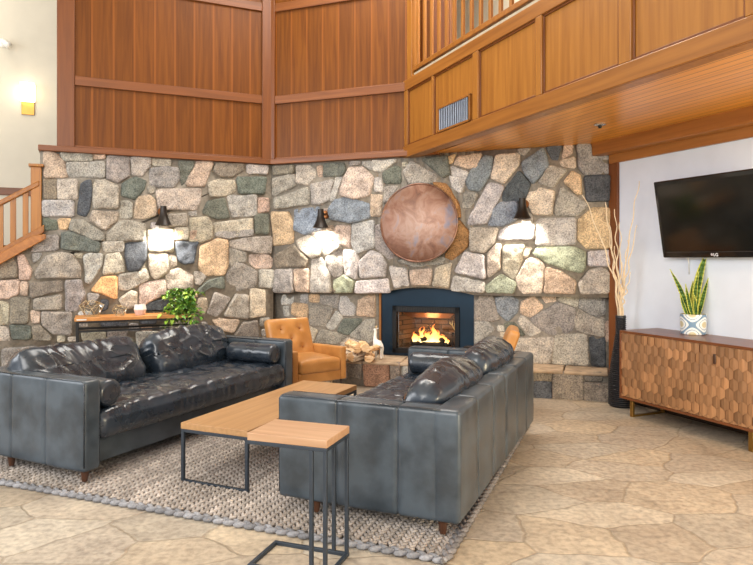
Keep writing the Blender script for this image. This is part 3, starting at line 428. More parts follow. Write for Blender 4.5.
# moulding lines round the panels
for i in range(len(sts)-1):
    sa, sb = wlp(WF, sts[i][1], 100)[0], wlp(WF, sts[i+1][0], 100)[0]
    mb = MB(); z0, z1 = ZB+.13, ZT-.12; g = .018
    for (x0, x1, a0, a1) in ((sa, sb, z0, z0+g), (sa, sb, z1-g, z1), (sa, sa+g, z0, z1), (sb-g, sb, z0, z1)): WF.box(mb, x0, x1, a0, a1, 0, .012)
    mb.build('moulding', M_trimw, fas, bevel=.003)
mb = MB()
far_l, near_l = WF.p(-.1, 2.52, -.02), WF.p(7.6, 2.52, -.02)
far_r, near_r = WT.p(-.35, 2.52, 0), WT.p(4.6, 2.52, .0)
far_l2 = WB.p(1.9, 2.52, -.12)
V = [far_l2, WB.p(LB+.2, 2.52, -.12), WT.p(4.6, 2.52, -.1), Vector((near_l.x+1.2, near_l.y, 2.52)), near_l]
V2 = [p+Vector((0, 0, .3)) for p in V]; n = len(V)
mb.add(V+V2, [list(range(n)), list(range(n, 2*n))[::-1]]+[(i, i+n, (i+1) % n+n, (i+1) % n) for i in range(n)])
struct(mb.build('ceiling_soffit', M_soff, smooth=False))
mb = MB(); mb.box(-9, 8, -2.5, 12, 5.6, 5.7); struct(mb.build('ceiling', M_cream, smooth=False))
# upper storey wall seen between the balusters
WU = Wall((WF.O.x-WF.N.x*1.6+WF.D.x*-1.0, WF.O.y-WF.N.y*1.6-WF.D.y*1.0), (.389, -.9212))
mb = MB(); WU.box(mb, -4, 8, 2.82, 5.6, -.1, 0); struct(mb.build('wall_balcony_back', M_cream, smooth=False))
mb = MB(); WF.box(mb, .0, 7.6, ZT-.0, ZT+.055, -.1, -.03); struct(mb.build('trim_7', simple('trim_cream', srgb(170, 160, 138), .8), bevel=.003))

t = thing('balcony_railing', 'wooden balcony railing of closely spaced balusters above the panelled fascia', 'railing', WF.p(0, ZT, -.05), WF.rz)
# local x along the rail, y = away from the room
mb = MB(); mb.box(.02, 7.4, -.03, .04, .075, .125); mb.build('bottom_rail', M_fasr, t, bevel=.005)
mb = MB(); mb.box(.02, 7.4, -.03, .05, 1.16, 1.22); mb.build('handrail', M_fasr, t, bevel=.005)
mb = MB(); mb.box(.02, .14, -.05, .06, 0, 1.3); mb.build('newel_post', M_fas, t, bevel=.006)
bal = None
for i in range(44):
    x = .2+i*.158
    if bal is None:
        mb = MB(); mb.box(-.02, .02, -.012, .014, .125, 1.16); bal = mb.build('baluster', M_fas, t, bevel=.003); o = bal
    else: o = bal.copy(); C.objects.link(o); o.parent = t
    o.location = (x, 0, 0)

# air vent in the fascia
sa, za = wlp(WF, 439.8, 121); sb, zb = wlp(WF, 472.2, 107)
zc = (za+zb)/2
t = thing('air_vent', 'grey louvred air return vent set in the balcony fascia', 'vent', WF.p((sa+sb)/2, zc, .0), WF.rz)
W2, H2 = (sb-sa)/2, .125
mb = MB()
for (x0, x1, z0, z1) in ((-W2, W2, H2-.02, H2), (-W2, W2, -H2, -H2+.02), (-W2, -W2+.02, -H2, H2), (W2-.02, W2, -H2, H2)): mb.box(x0, x1, -.03, -.001, z0, z1)
mb.build('frame', M_fasr, t, bevel=.003)
mb = MB(); mb.box(-W2+.02, W2-.02, -.006, -.001, -H2+.02, H2-.02); mb.build('backing', M_blackf, t, smooth=False)
M_vent = simple('vent_metal', srgb(150, 156, 168), .4, .5)
mb = MB(); n = 17
for i in range(n):
    x = -W2+.03+(2*W2-.06)*i/(n-1); mb.box(-.004, .004, -.016, .0, -H2+.02, H2-.02, M=Matrix.Translation((x, -.008, 0)) @ Matrix.Rotation(.5, 4, 'Z'))
mb.build('louvres', M_vent, t, smooth=False)

# stair, far left
t = thing('staircase', 'wooden stair with balustrade climbing beside the stone wall', 'staircase', WL.p(-2.45, 0, .0), WL.rz)
def sl(s): return 1.59+(s+2.45)*.64
def lz(x, dz): return 1.59+x*.64+dz      # x measured from the stair end
mb = MB()
mb.prism([(-2.6, lz(-2.6, -.03)), (.03, lz(.03, -.03)), (.03, lz(.03, .02)), (-.09, lz(-.09, .08)), (-2.6, lz(-2.6, .08))], lambda a, b, h: Vector((a, h, b)), -.09, -.0)
mb.build('lower_stringer', M_beam, t, bevel=.006)
mb = MB(); mb.prism([(-2.6, lz(-2.6, .08)), (.015, lz(.015, .05)), (.015, lz(.015, .13)), (-2.6, lz(-2.6, .13))], lambda a, b, h: Vector((a, h, b)), -.06, .02)
mb.build('upper_stringer', M_fasr, t, bevel=.006)
mb = MB(); mb.prism([(-2.6, lz(-2.6, .62)), (-.03, lz(-.03, .56)), (-.03, lz(-.03, .62)), (-2.6, lz(-2.6, .68))], lambda a, b, h: Vector((a, h, b)), -.05, .03)
mb.build('handrail', M_fasr, t, bevel=.01)
mb = MB(); mb.box(-.11, -.01, -.04, .05, 1.6, 2.33); mb.box(-.13, .01, -.06, .07, 2.33, 2.36); mb.build('newel_post', M_fas, t, bevel=.006)
for i in range(19):
    x = -.158-i*.113
    mb = MB(); mb.box(x-.026, x+.026, -.03, .01, lz(x, .12), lz(x, .6)); mb.build('baluster', M_fas, t, bevel=.003)
for i in range(8):
    x = -.12-i*.3
    mb = MB(); mb.box(x-.34, x, .03, 1.2, lz(x, .0)-.04, lz(x, 0)); mb.build('tread', M_fasr, t, bevel=.004)

# hearth
hh = .28
t = thing('stone_hearth', 'long raised stone hearth bench beneath the fireplace wall', 'hearth', (0, 0, 0))
mb = MB(); stones(mb, WH, 'hearth', .03, 0, 3, .8); mb.m = 1
A = WH.p(-1.25, 0, 0); B = WH.p(LH, 0, 0); Cc = WB.p(LB-.02, 0, -.114); D_ = WB.p(.0, 0, -.114)
def slab(mb, P, z0, z1):
    n = len(P); V = [Vector((p.x, p.y, z0)) for p in P]+[Vector((p.x, p.y, z1)) for p in P]
    mb.add(V, [list(range(n))[::-1], list(range(n, 2*n))]+[(i, (i+1) % n, (i+1) % n+n, i+n) for i in range(n)])
slab(mb, [A, B, Cc, D_], 0, .25); mb.build('stone_front', [M_stone, M_mortar], t)
mb = MB(); R = random.Random(5); N_ = 9
for i in range(N_):
    u0, u1 = i/N_, (i+1)/N_; a0 = A.lerp(B, u0)+WH.N*.045+WH.D*.004; a1 = A.lerp(B, u1)+WH.N*.045-WH.D*.004; b0 = D_.lerp(Cc, u0)+WH.D*.004; b1 = D_.lerp(Cc, u1)-WH.D*.004
    mb.col = None; slab(mb, [a0, a1, b1, b0], .245, hh-R.uniform(0, .004))
mb.build('top_slab', M_rock_top, t, bevel=.012)

# ------------------------------------------------------------------ fireplace
t = thing('fireplace', 'glass-fronted gas fireplace with flames in a blue-black metal surround', 'fireplace', WB.p((f0+f1)/2, hh, -.12), WB.rz)
hw = (f1-f0)/2
M_surr = simple('surround_steel', srgb(20, 44, 62), .3, .35, .2, 4)
M_fbk = simple('firebox_black', srgb(14, 15, 17), .4, .3)
ia, ib, iz0, iz1 = -hw+.15, hw-.16, .03, .56
mb = MB()
for (x0, x1, z0, z1) in ((-hw, ia, 0, .8), (ib, hw, 0, .8), (ia, ib, iz1, .8), (ia, ib, 0, iz0)): mb.box(x0, x1, 0.0, .03, z0, z1)
mb.build('surround', M_surr, t, smooth=False)
mb = MB(); mb.box(-hw-.012, -hw+.012, -.02, .04, 0, .76); mb.build('copper_edge', simple('aged_copper', srgb(150, 100, 50), .5, .3), t, bevel=.003)
mb = MB()
for (x0, x1, z0, z1) in ((ia-.0, ia+.05, iz0, iz1), (ib-.05, ib, iz0, iz1), (ia, ib, iz1-.07, iz1), (ia, ib, iz0, iz0+.05)): mb.box(x0, x1, -.02, .06, z0, z1)
fr = mb.build('insert_frame', M_fbk, t, bevel=.004)
mb = MB()
for i in range(22):
    x = ia+.08+(ib-ia-.16)*i/21; mb.box(x-.008, x+.008, -.024, -.02, iz1-.055, iz1-.015)
mb.build('vent_slots', M_blackf, fr, smooth=False)
def brick_mat():
    m, nt, b = new_mat('firebrick'); co = coords(nt, (PI/2, 0, 0), (1, 1, 1))
    br = nd(nt, 'ShaderNodeTexBrick'); br.inputs['Scale'].default_value = 1; br.inputs['Brick Width'].default_value = .16; br.inputs['Row Height'].default_value = .055; br.inputs['Mortar Size'].default_value = .005
    br.inputs['Color1'].default_value = srgb(120, 92, 70); br.inputs['Color2'].default_value = srgb(84, 66, 54); br.inputs['Mortar'].default_value = srgb(50, 40, 34)
    nt.links.new(co, br.inputs[0]); nt.links.new(br.outputs[0], b.inputs['Base Color']); b.inputs['Roughness'].default_value = .9
    return m
M_brick = brick_mat()
mb = MB(); xa, xb, za_, zb_ = ia+.05, ib-.05, iz0+.05, iz1-.07
xc, xd, yb = xa+.1, xb-.1, .36
mb.add([(xc, yb, za_), (xd, yb, za_), (xd, yb, zb_), (xc, yb, zb_)], [(0, 3, 2, 1)])
mb.add([(xa, .06, za_), (xc, yb, za_), (xc, yb, zb_), (xa, .06, zb_)], [(0, 3, 2, 1)])
mb.add([(xd, yb, za_), (xb, .06, za_), (xb, .06, zb_), (xd, yb, zb_)], [(0, 3, 2, 1)])
mb.add([(xa, .06, za_), (xb, .06, za_), (xd, yb, za_), (xc, yb, za_)], [(0, 3, 2, 1)])
mb.build('brick_lining', M_brick, t, smooth=False)
mb = MB(); mb.add([(xa, .06, zb_), (xb, .06, zb_), (xd, yb, zb_-.02), (xc, yb, zb_-.02)], [(0, 1, 2, 3)]); mb.add([(xa+.02, .07, zb_), (xb-.02, .07, zb_), (xb-.1, .16, zb_-.07), (xa+.1, .16, zb_-.07)], [(0, 1, 2, 3)])
mb.build('hood', simple('firebox_hood', srgb(160, 120, 96), .35, .7), t, smooth=False)
M_char = simple('charred_log', srgb(40, 30, 26), .9, 0, .5, 30, bumps=1)
for (x0, y0, z0, x1, y1, z1, r) in ((-.2, .14, .11, .2, .16, .12, .032), (-.16, .26, .12, .22, .24, .13, .036), (-.1, .12, .17, .05, .28, .19, .028), (.02, .27, .18, .17, .12, .17, .026), (-.24, .2, .11, -.05, .2, .2, .026)):
    mb = MB(); P = [Vector((x0, y0, z0)).lerp(Vector((x1, y1, z1)), i/5)+Vector((0, 0, .006*math.sin(i*2))) for i in range(6)]; mb.tube(P, [r*.9, r, r*1.05, r*.95, r, r*.85], 9); mb.build('gas_log', M_char, t, smooth='angle')
m, nt, b = new_mat('flame'); nt.nodes.remove(b); em = nd(nt, 'ShaderNodeEmission'); tr = nd(nt, 'ShaderNodeBsdfTransparent'); mx = nd(nt, 'ShaderNodeMixShader')
tc = nd(nt, 'ShaderNodeTexCoord'); sp = nd(nt, 'ShaderNodeSeparateXYZ'); nt.links.new(tc.outputs['Generated'], sp.inputs[0])
r = ramp(nt, [(0, (1, .75, .35, 1)), (.4, (1, .5, .12, 1)), (1, (1, .16, .02, 1))]); nt.links.new(sp.outputs[2], r.inputs[0]); nt.links.new(r.outputs[0], em.inputs[0]); em.inputs[1].default_value = 4.5
ra = ramp(nt, [(0, (.9, .9, .9, 1)), (.5, (.7, .7, .7, 1)), (1, (.15, .15, .15, 1))]); nt.links.new(sp.outputs[2], ra.inputs[0]); nt.links.new(ra.outputs[0], mx.inputs[0])
nt.links.new(tr.outputs[0], mx.inputs[1]); nt.links.new(em.outputs[0], mx.inputs[2]); nt.links.new(mx.outputs[0], nt.nodes['Material Output'].inputs[0]); M_flame = m
R = random.Random(12)
for i in range(15):
    x = -.2+.4*i/14+R.uniform(-.02, .02); y = R.uniform(.13, .24); hgt = R.uniform(.13, .27)*(1-1.1*abs(x+.02)/.36); r0 = R.uniform(.022, .036); ph = R.uniform(0, 6)
    P = [Vector((x+.018*math.sin(ph+k*1.1)*k/6, y+.01*math.cos(ph+k)*k/6, .13+hgt*k/8)) for k in range(9)]
    mb = MB(); mb.tube(P, [r0*f for f in (.5, .9, 1, .92, .8, .62, .42, .22, .03)], 8); mb.build('flame', M_flame, t)
m, nt, b = new_mat('clear_glass'); nt.nodes.remove(b); gl = nd(nt, 'ShaderNodeBsdfGlossy'); gl.inputs['Roughness'].default_value = .03; tr = nd(nt, 'ShaderNodeBsdfTransparent'); tr.inputs[0].default_value = (.93, .95, .94, 1); mx = nd(nt, 'ShaderNodeMixShader')
fz = nd(nt, 'ShaderNodeFresnel'); fz.inputs[0].default_value = 1.45; nt.links.new(fz.outputs[0], mx.inputs[0]); nt.links.new(tr.outputs[0], mx.inputs[1]); nt.links.new(gl.outputs[0], mx.inputs[2]); nt.links.new(mx.outputs[0], nt.nodes['Material Output'].inputs[0]); M_glass = m
mb = MB(); mb.box(xa, xb, .02, .024, za_, zb_); mb.build('glass_pane', M_glass, t, smooth=False)

# ------------------------------------------------------------------ wall lamps
M_lampb = simple('lamp_black', srgb(44, 38, 34), .35, .5)
M_bronze = simple('lamp_bronze', srgb(150, 96, 56), .35, .8)
M_bulb = simple('warm_bulb', (1, .9, .75, 1), .5, emis=(1, .86, .66, 1), estr=25)
def wall_lamp(w, s, z, label):
    t = thing('wall_lamp', label, 'lamp', w.p(s, z, .0), w.rz, 'black cone lamps on the stone wall')
    mb = MB(); mb.lathe([(.0, 0), (.045, 0), (.05, .015), (.04, .03), (0, .03)], 20, Matrix.Translation((.0, -.045, .07)) @ Matrix.Rotation(PI/2, 4, 'X') @ Matrix.Translation((0, 0, -.03))); mb.build('back_plate', M_bronze, t, smooth='angle')
    mb = MB(); mb.tube([(0, -.05, .07), (0, -.09, .085), (0, -.13, .08)], .011, 8); mb.build('arm', M_lampb, t)
    mb = MB(); mb.lathe([(.0, .125), (.034, .125), (.036, .06), (.05, .0), (.072, -.05), (.095, -.088), (.09, -.088), (.066, -.05), (.03, .02), (0, .02)], 28, Matrix.Translation((0, -.15, 0))); sh = mb.build('lamp_shade', M_lampb, t, smooth='angle')
    mb = MB(); mb.lathe([(.0, .0), (.02, -.01), (.034, -.035), (.026, -.06), (0, -.068)], 14, Matrix.Translation((0, -.15, 0))); mb.build('bulb', M_bulb, sh)
    l = bpy.data.lights.new('lamp_light', 'SPOT'); l.energy = LAMP_W; l.spot_size = 2.4; l.spot_blend = .8; l.shadow_soft_size = .04; l.color = (1, .92, .8)
    lo = bpy.data.objects.new('lamp_light', l); C.objects.link(lo); lo.location = w.p(s, z-.095, .15); d = (w.p(s, z-1.0, -.12)-lo.location); lo.rotation_euler = d.to_track_quat('-Z', 'Y').to_euler()
LAMP_W = 46
wall_lamp(WL, -1.257, 1.83, 'black cone wall lamp on the left stone wall above the console table')
wall_lamp(WB, .73, 1.815, 'black cone wall lamp on the stone wall left of the copper disc')
wall_lamp(WB, 3.0, 1.865, 'black cone wall lamp on the stone wall right of the copper disc')

# copper disc
def copper_mat():
    m, nt, b = new_mat('hammered_copper'); co = coords(nt)
    n = nd(nt, 'ShaderNodeTexNoise'); n.inputs['Scale'].default_value = 4.5; n.inputs['Detail'].default_value = 10; n.inputs['Roughness'].default_value = .65; n.inputs['Distortion'].default_value = 1; nt.links.new(co, n.inputs[0])
    r = ramp(nt, [(.3, srgb(96, 68, 58)), (.45, srgb(128, 90, 72)), (.55, srgb(142, 110, 94)), (.68, srgb(112, 108, 120))]); nt.links.new(n.outputs[0], r.inputs[0])
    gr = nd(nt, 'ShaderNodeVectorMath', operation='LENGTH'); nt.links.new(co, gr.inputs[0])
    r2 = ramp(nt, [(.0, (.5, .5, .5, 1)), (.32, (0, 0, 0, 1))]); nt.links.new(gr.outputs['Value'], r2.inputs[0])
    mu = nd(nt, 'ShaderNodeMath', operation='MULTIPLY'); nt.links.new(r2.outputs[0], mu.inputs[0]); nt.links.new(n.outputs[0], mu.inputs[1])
    c = mixc(nt, r.outputs[0], srgb(206, 186, 172), mu.outputs[0]); nt.links.new(c, b.inputs['Base Color'])  # bright centre highlight of the disc mixed into its copper colour
    b.inputs['Metallic'].default_value = .55; b.inputs['Roughness'].default_value = .42
    v = nd(nt, 'ShaderNodeTexVoronoi'); v.inputs['Scale'].default_value = 22; nt.links.new(co, v.inputs[0]); bump(nt, b, v.outputs[0], .25, .006)
    return m
Md = Matrix.Translation(WB.p(1.885, 1.765, .11)) @ Matrix.Rotation(WB.rz, 4, 'Z') @ Matrix.Rotation(math.radians(-4), 4, 'X') @ Matrix.Rotation(math.radians(3), 4, 'Z')
prof = [(0, .045), (.1, .043), (.2, .036), (.3, .024), (.38, .008), (.415, -.004), (.425, .004), (.434, .0), (.434, -.01), (.42, -.014), (.38, -.002), (.2, .026), (0, .033)]
mb = MB(); mb.lathe(prof, 72, Matrix.Rotation(PI/2, 4, 'X'))
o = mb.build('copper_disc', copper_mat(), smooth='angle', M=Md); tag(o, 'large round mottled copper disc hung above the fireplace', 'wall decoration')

# sconce and spotlight on the cream wall
s, z = wlp(WS, 28, 97)
t = thing('wall_sconce', 'small glowing box sconce on the cream wall above the stair', 'lamp', WS.p(s, z, 0), WS.rz)
mb = MB(); mb.box(-.07, .07, -.02, 0, -.22, .16); mb.build('back_plate', simple('brass', srgb(190, 140, 70), .3, .8), t, bevel=.003)
mb = MB(); mb.soft((.16, .1, .22), .015, (2, 2, 2), off=(0, -.08, .04)); mb.build('shade', simple('frosted_glow', (1, .93, .8, 1), .4, emis=(1, .88, .66, 1), estr=5), t)
l = bpy.data.lights.new('sconce_light', 'POINT'); l.energy = 1.6; l.color = (1, .85, .62); l.shadow_soft_size = .1; lo = bpy.data.objects.new('sconce_light', l); C.objects.link(lo); lo.location = WS.p(s, z+.04, .25)
s, z = wlp(WS, 2, 43)
t = thing('spotlight', 'small white adjustable spotlight on the cream wall at the left edge', 'lamp', WS.p(s, z, 0), WS.rz)
M_white = simple('white_enamel', srgb(236, 234, 228), .35)
mb = MB(); mb.lathe([(0, 0), (.05, 0), (.05, .02), (0, .02)], 16, Matrix.Rotation(PI/2, 4, 'X')); mb.build('base', M_white, t, smooth='angle')
mb = MB(); mb.tube([(0, -.02, 0), (.02, -.08, .0), (.09, -.12, -.06)], [.015, .03, .042], 12); mb.build('head', M_white, t)

# recessed light in the soffit
def soff_pt(px, py):
    Y = (CAM_H-2.52)/((py-259)/641); return Vector(((px-376.5)/641*Y, Y, 2.52))
p = soff_pt(600, 124)
t = thing('ceiling_spot', 'small round chrome recessed fitting in the plank soffit', 'light fitting', p)
mb = MB(); mb.lathe([(.03, -.001), (.048, -.001), (.05, -.008), (.03, -.014), (.0, -.014), (0, -.001)], 24); mb.build('trim_ring', simple('satin_nickel', srgb(200, 204, 210), .25, .8), t, smooth='angle')
mb = MB(); mb.tube([(0, 0, -.012), (0, 0, -.035)], [.02, .012], 12); mb.build('core', M_blackf, t)

# ------------------------------------------------------------------ television
Mtv = Matrix.Translation(WT.p(.73, 1.387, .05)) @ Matrix.Rotation(WT.rz, 4, 'Z') @ Matrix.Rotation(math.radians(10), 4, 'X')
t = thing('television', 'wide flat black television mounted tilted forward on the white wall', 'television', M=Mtv)
M_tvf = simple('tv_bezel', srgb(16, 15, 16), .12, 0, .05, spec=.6); M_tvs = simple('tv_screen', srgb(18, 18, 16), .1, 0, .3, 2, spec=.6)
TW, TH = 1.1, .67
mb = MB(); mb.soft((TW, .05, TH), .012, (2, 1, 2), off=(TW/2, -.02, TH/2)); mb.build('bezel', M_tvf, t)
mb = MB(); mb.box(.035, TW-.035, -.0475, -.044, .06, TH-.04); mb.build('screen', M_tvs, t, smooth=False)
mb = MB(); mb.box(.05, TW-.05, -.0465, -.0445, .048, .051); mb.build('seam', simple('tv_seam', srgb(60, 56, 54), .3), t, smooth=False)
mb = MB(); mb.box(TW/2-.15, TW/2+.15, .0, .04, .2, .5); mb.box(TW/2-.2, TW/2+.2, .0, .03, .1, .4); mb.build('wall_bracket', M_black, t, bevel=.003)
cu = bpy.data.curves.new('logo', 'FONT'); cu.body = 'LG'; cu.size = .036; cu.extrude = .0005; cu.align_x = 'LEFT'
tmp = bpy.data.objects.new('logo', cu); C.objects.link(tmp); bpy.context.view_layer.update()
me = bpy.data.meshes.new_from_object(tmp); bpy.data.objects.remove(tmp)
M_logo = simple('logo_white', srgb(226, 222, 220), .4, emis=(1, 1, 1, 1), estr=.4)
me.materials.append(M_logo); lg = bpy.data.objects.new('logo', me); C.objects.link(lg); lg.parent = t
lg.location = (.513, -.047, .014); lg.rotation_euler = (PI/2, 0, 0)
mb = MB(); mb.lathe([(.006, 0), (.0105, 0), (.0105, .001), (.006, .001)], 18, Matrix.Translation((.498, -.0455, .028)) @ Matrix.Rotation(PI/2, 4, 'X')); mb.build('logo_emblem', simple('logo_red', srgb(200, 190, 192), .4), t, smooth='angle')
mb = MB(); mb.tube([WT.p(.93, 1.40, .03), WT.p(.93, 1.33, .012), WT.p(.93, 1.24, .008)], .005, 6)
tag(mb.build('power_cable', simple('white_cable', srgb(214, 214, 212), .4)), 'thin pale cable running down the white wall below the television', 'cable')

# ------------------------------------------------------------------ sideboard
sd = Vector((.407, -.9135, 0)); rz = math.atan2(sd.y, sd.x); sp0 = Vector((2.136, 5.638, 0)); SL, SD = 2.4, .46
t = thing('sideboard', 'long wooden sideboard with faceted honeycomb doors on brass sled legs', 'sideboard', sp0, rz)
M_sb = wood('sideboard_frame', srgb(96, 52, 28), srgb(128, 76, 42), 0, 'x', .32)
mb = MB(); z0, z1 = .15, .745; g = .02
mb.box(0, SL, 0, SD, z1-g, z1); mb.build('top', M_sb, t, bevel=.003)
mb = MB(); mb.box(0, g, 0.0, SD, z0, z1-g); mb.box(SL-g, SL, 0.0, SD, z0, z1-g); mb.box(g, SL-g, 0.0, SD, z0, z0+g); mb.box(g, SL-g, SD-.02, SD, z0+g, z1-g); mb.build('carcass', M_sb, t, bevel=.002)
def tiles_mat():
    m, nt, b = new_mat('faceted_wood'); a = nd(nt, 'ShaderNodeVertexColor', layer_name='Tone'); co = coords(nt, (0, 0, 0), (70, 70, 6))
    n = nd(nt, 'ShaderNodeTexNoise'); n.inputs['Scale'].default_value = 1; n.inputs['Detail'].default_value = 4; nt.links.new(co, n.inputs[0])
    r = ramp(nt, [(.3, (.8, .78, .76, 1)), (.7, (1.12, 1.1, 1.08, 1))]); nt.links.new(n.outputs[0], r.inputs[0])
    nt.links.new(mixc(nt, a.outputs[0], r.outputs[0], 1, 'MULTIPLY'), b.inputs['Base Color']); b.inputs['Roughness'].default_value = .42
    return m
M_tile = tiles_mat(); R = random.Random(3)
def door(x0, x1):
    d = MB(); d.box(x0, x1, .012, .03, z0+g+.002, z1-g-.002); do = d.build('door', M_sb, t, smooth=False)
    mb = MB(); tw, rp = (x1-x0)/11, .0765
    def clip(poly, ax, lim, sgn):
        out = []
        for i in range(len(poly)):
            a, b = poly[i], poly[(i+1) % len(poly)]; da, db = sgn*(a[ax]-lim), sgn*(b[ax]-lim)
            if da >= 0: out.append(a)
            if da*db < 0:
                u = da/(da-db); out.append(tuple(a[k]+(b[k]-a[k])*u for k in range(3)))
        return out
    rows = int((z1-z0)/rp)+3
    for r_ in range(rows):
        for c_ in range(-1, 13):
            cx = x0+tw*(c_+(.5 if r_ % 2 else 0)); cz = z0+r_*rp
            hwid = tw/2*.97; hz = rp*.66; hs = rp*.34; tilt = R.uniform(-.003, .003)
            yL, yR, yM = .008+tilt, .008-tilt, .0005
            L = [(cx, cz-hz, yM+.002), (cx, cz+hz, yM+.002), (cx-hwid, cz+hs, yL), (cx-hwid, cz-hs, yL)]
            Rr = [(cx, cz-hz, yM+.002), (cx+hwid, cz-hs, yR), (cx+hwid, cz+hs, yR), (cx, cz+hz, yM+.002)]
            v = R.uniform(.84, 1.12); col = srgb(158*v, 116*v, 80*v); mb.col = col
            for P in (L, Rr):
                for ax, lim, sg in ((0, x0, 1), (0, x1, -1), (1, z0+g+.002, 1), (1, z1-g-.002, -1)):
                    P = clip(P, ax, lim, sg) if P else P
                if P and len(P) > 2: mb.add([(a, c, b) for a, b, c in P], [list(range(len(P)))])
    mb.build('faceted_front', M_tile, do, smooth=False)
    return do
dw = (SL-2*g)/3
for i in range(3):
    do = door(g+i*dw+.002, g+(i+1)*dw-.002)
    if i == 1 or i == 2:
        mb = MB(); x = g+i*dw+.14; mb.soft((.022, .012, .075), .005, (1, 1, 2), off=(x, -.006, z1-.12)); mb.build('pull', simple('dark_pull', srgb(60, 36, 22), .4), do)
M_brass = simple('aged_brass', srgb(150, 116, 62), .35, .8)
for x in (.1, 1.2, 2.3):
    mb = MB()
    for y in (.04, SD-.06): mb.box(x-.016, x+.016, y-.004, y+.02, .012, z0)
    mb.box(x-.016, x+.016, .036, SD-.04, .0, .016); mb.build('sled_leg', M_brass, t, bevel=.002)
mb = MB(); mb.box(.1, 2.3, SD-.07, SD-.055, .13, .15); mb.build('stretcher', M_brass, t, smooth=False)
MS = Mx(sp0, rz)

# snake plant in patterned pot
p = MS @ Vector((.475, .34, .745))
t = thing('snake_plant', 'snake plant with upright blades in a white patterned pot on the sideboard', 'plant', p)
def pot_mat():
    m, nt, b = new_mat('patterned_pot'); tc = nd(nt, 'ShaderNodeTexCoord'); sp = nd(nt, 'ShaderNodeSeparateXYZ'); nt.links.new(tc.outputs['Object'], sp.inputs[0])
    at = nd(nt, 'ShaderNodeMath', operation='ARCTAN2'); nt.links.new(sp.outputs[1], at.inputs[0]); nt.links.new(sp.outputs[0], at.inputs[1])
    u = nd(nt, 'ShaderNodeMath', operation='MULTIPLY'); nt.links.new(at.outputs[0], u.inputs[0]); u.inputs[1].default_value = 3.0
    v = nd(nt, 'ShaderNodeMath', operation='MULTIPLY'); nt.links.new(sp.outputs[2], v.inputs[0]); v.inputs[1].default_value = PI/.085
    cu_ = nd(nt, 'ShaderNodeMath', operation='COSINE'); nt.links.new(u.outputs[0], cu_.inputs[0]); cv = nd(nt, 'ShaderNodeMath', operation='COSINE'); nt.links.new(v.outputs[0], cv.inputs[0])
    sm = nd(nt, 'ShaderNodeMath', operation='ADD'); nt.links.new(cu_.outputs[0], sm.inputs[0]); nt.links.new(cv.outputs[0], sm.inputs[1])
    ab = nd(nt, 'ShaderNodeMath', operation='ABSOLUTE'); nt.links.new(sm.outputs[0], ab.inputs[0])
    B_ = srgb(120, 150, 176); Wt = srgb(232, 234, 232); Y_ = srgb(206, 196, 160)
    r = ramp(nt, [(0, B_), (.14, B_), (.16, Wt), (.42, Wt), (.45, B_), (.52, B_), (.55, Wt), (.78, Wt), (.8, Y_), (1, Y_)], 'CONSTANT')
    dv = nd(nt, 'ShaderNodeMath', operation='DIVIDE'); nt.links.new(ab.outputs[0], dv.inputs[0]); dv.inputs[1].default_value = 2
    nt.links.new(dv.outputs[0], r.inputs[0]); nt.links.new(r.outputs[0], b.inputs['Base Color']); b.inputs['Roughness'].default_value = .3
    return m
mb = MB(); mb.lathe([(0, 0), (.092, 0), (.098, .006), (.103, .165), (.098, .168), (.094, .16), (.094, .15), (0, .15)], 36); mb.build('pot', pot_mat(), t, smooth='angle')
mb = MB(); mb.lathe([(0, .15), (.093, .152), (0, .156)], 20); mb.build('soil', simple('soil', srgb(60, 46, 34), .9, bumps=.5), t)
def leaf_mat(name, c1, c2, edge):
    m, nt, b = new_mat(name); a = nd(nt, 'ShaderNodeVertexColor', layer_name='Tone'); co = coords(nt, (0, 0, 0), (6, 6, 34))
    n = nd(nt, 'ShaderNodeTexNoise'); n.inputs['Scale'].default_value = 1; n.inputs['Detail'].default_value = 4; nt.links.new(co, n.inputs[0])
    r = ramp(nt, [(.35, c1), (.65, c2)]); nt.links.new(n.outputs[0], r.inputs[0]); sp = nd(nt, 'ShaderNodeSeparateColor'); nt.links.new(a.outputs[0], sp.inputs[0])
    nt.links.new(mixc(nt, r.outputs[0], edge, sp.outputs[0]), b.inputs['Base Color']); b.inputs['Roughness'].default_value = .35
    return m
M_snake = leaf_mat('snake_leaf', srgb(52, 92, 42), srgb(112, 150, 70), srgb(206, 208, 96))
def blade(parent, base, tip, width, ctrl, tw=0):
    mb = MB(); n = 14; base, tip, ctrl = map(Vector, (base, tip, ctrl)); P = []
    for i in range(n+1):
        u = i/n; P.append(base*(1-u)**2+ctrl*2*u*(1-u)+tip*u*u)
    fwd = Vector((-math.sin(rz+tw), math.cos(rz+tw), 0)); V = []
    for i, p_ in enumerate(P):
        u = i/n; tg = (P[min(i+1, n)]-P[max(i-1, 0)]).normalized(); sd_ = tg.cross(fwd).normalized()
        w = width*(min(1, .55+u*1.6) if u < .3 else 1)*(1-max(0, (u-.45)/.55)**2.2)
        for k, e in ((-1, .0), (-.72, .006), (0, .01), (.72, .006), (1, 0)): V.append(p_+sd_*w*k*.5-fwd*(-e*.8))
    for i in range(n):
        for k in range(4):
            mb.col = (1, 1, 1, 1) if k in (0, 3) else (0, 0, 0, 1); a = i*5+k; mb.add([V[a], V[a+1], V[a+6], V[a+5]], [(0, 1, 2, 3)])
    o = mb.build('leaf', M_snake, parent); sm = o.modifiers.new('thick', 'SOLIDIFY'); sm.thickness = .003
rx = Vector((1, 0, 0))
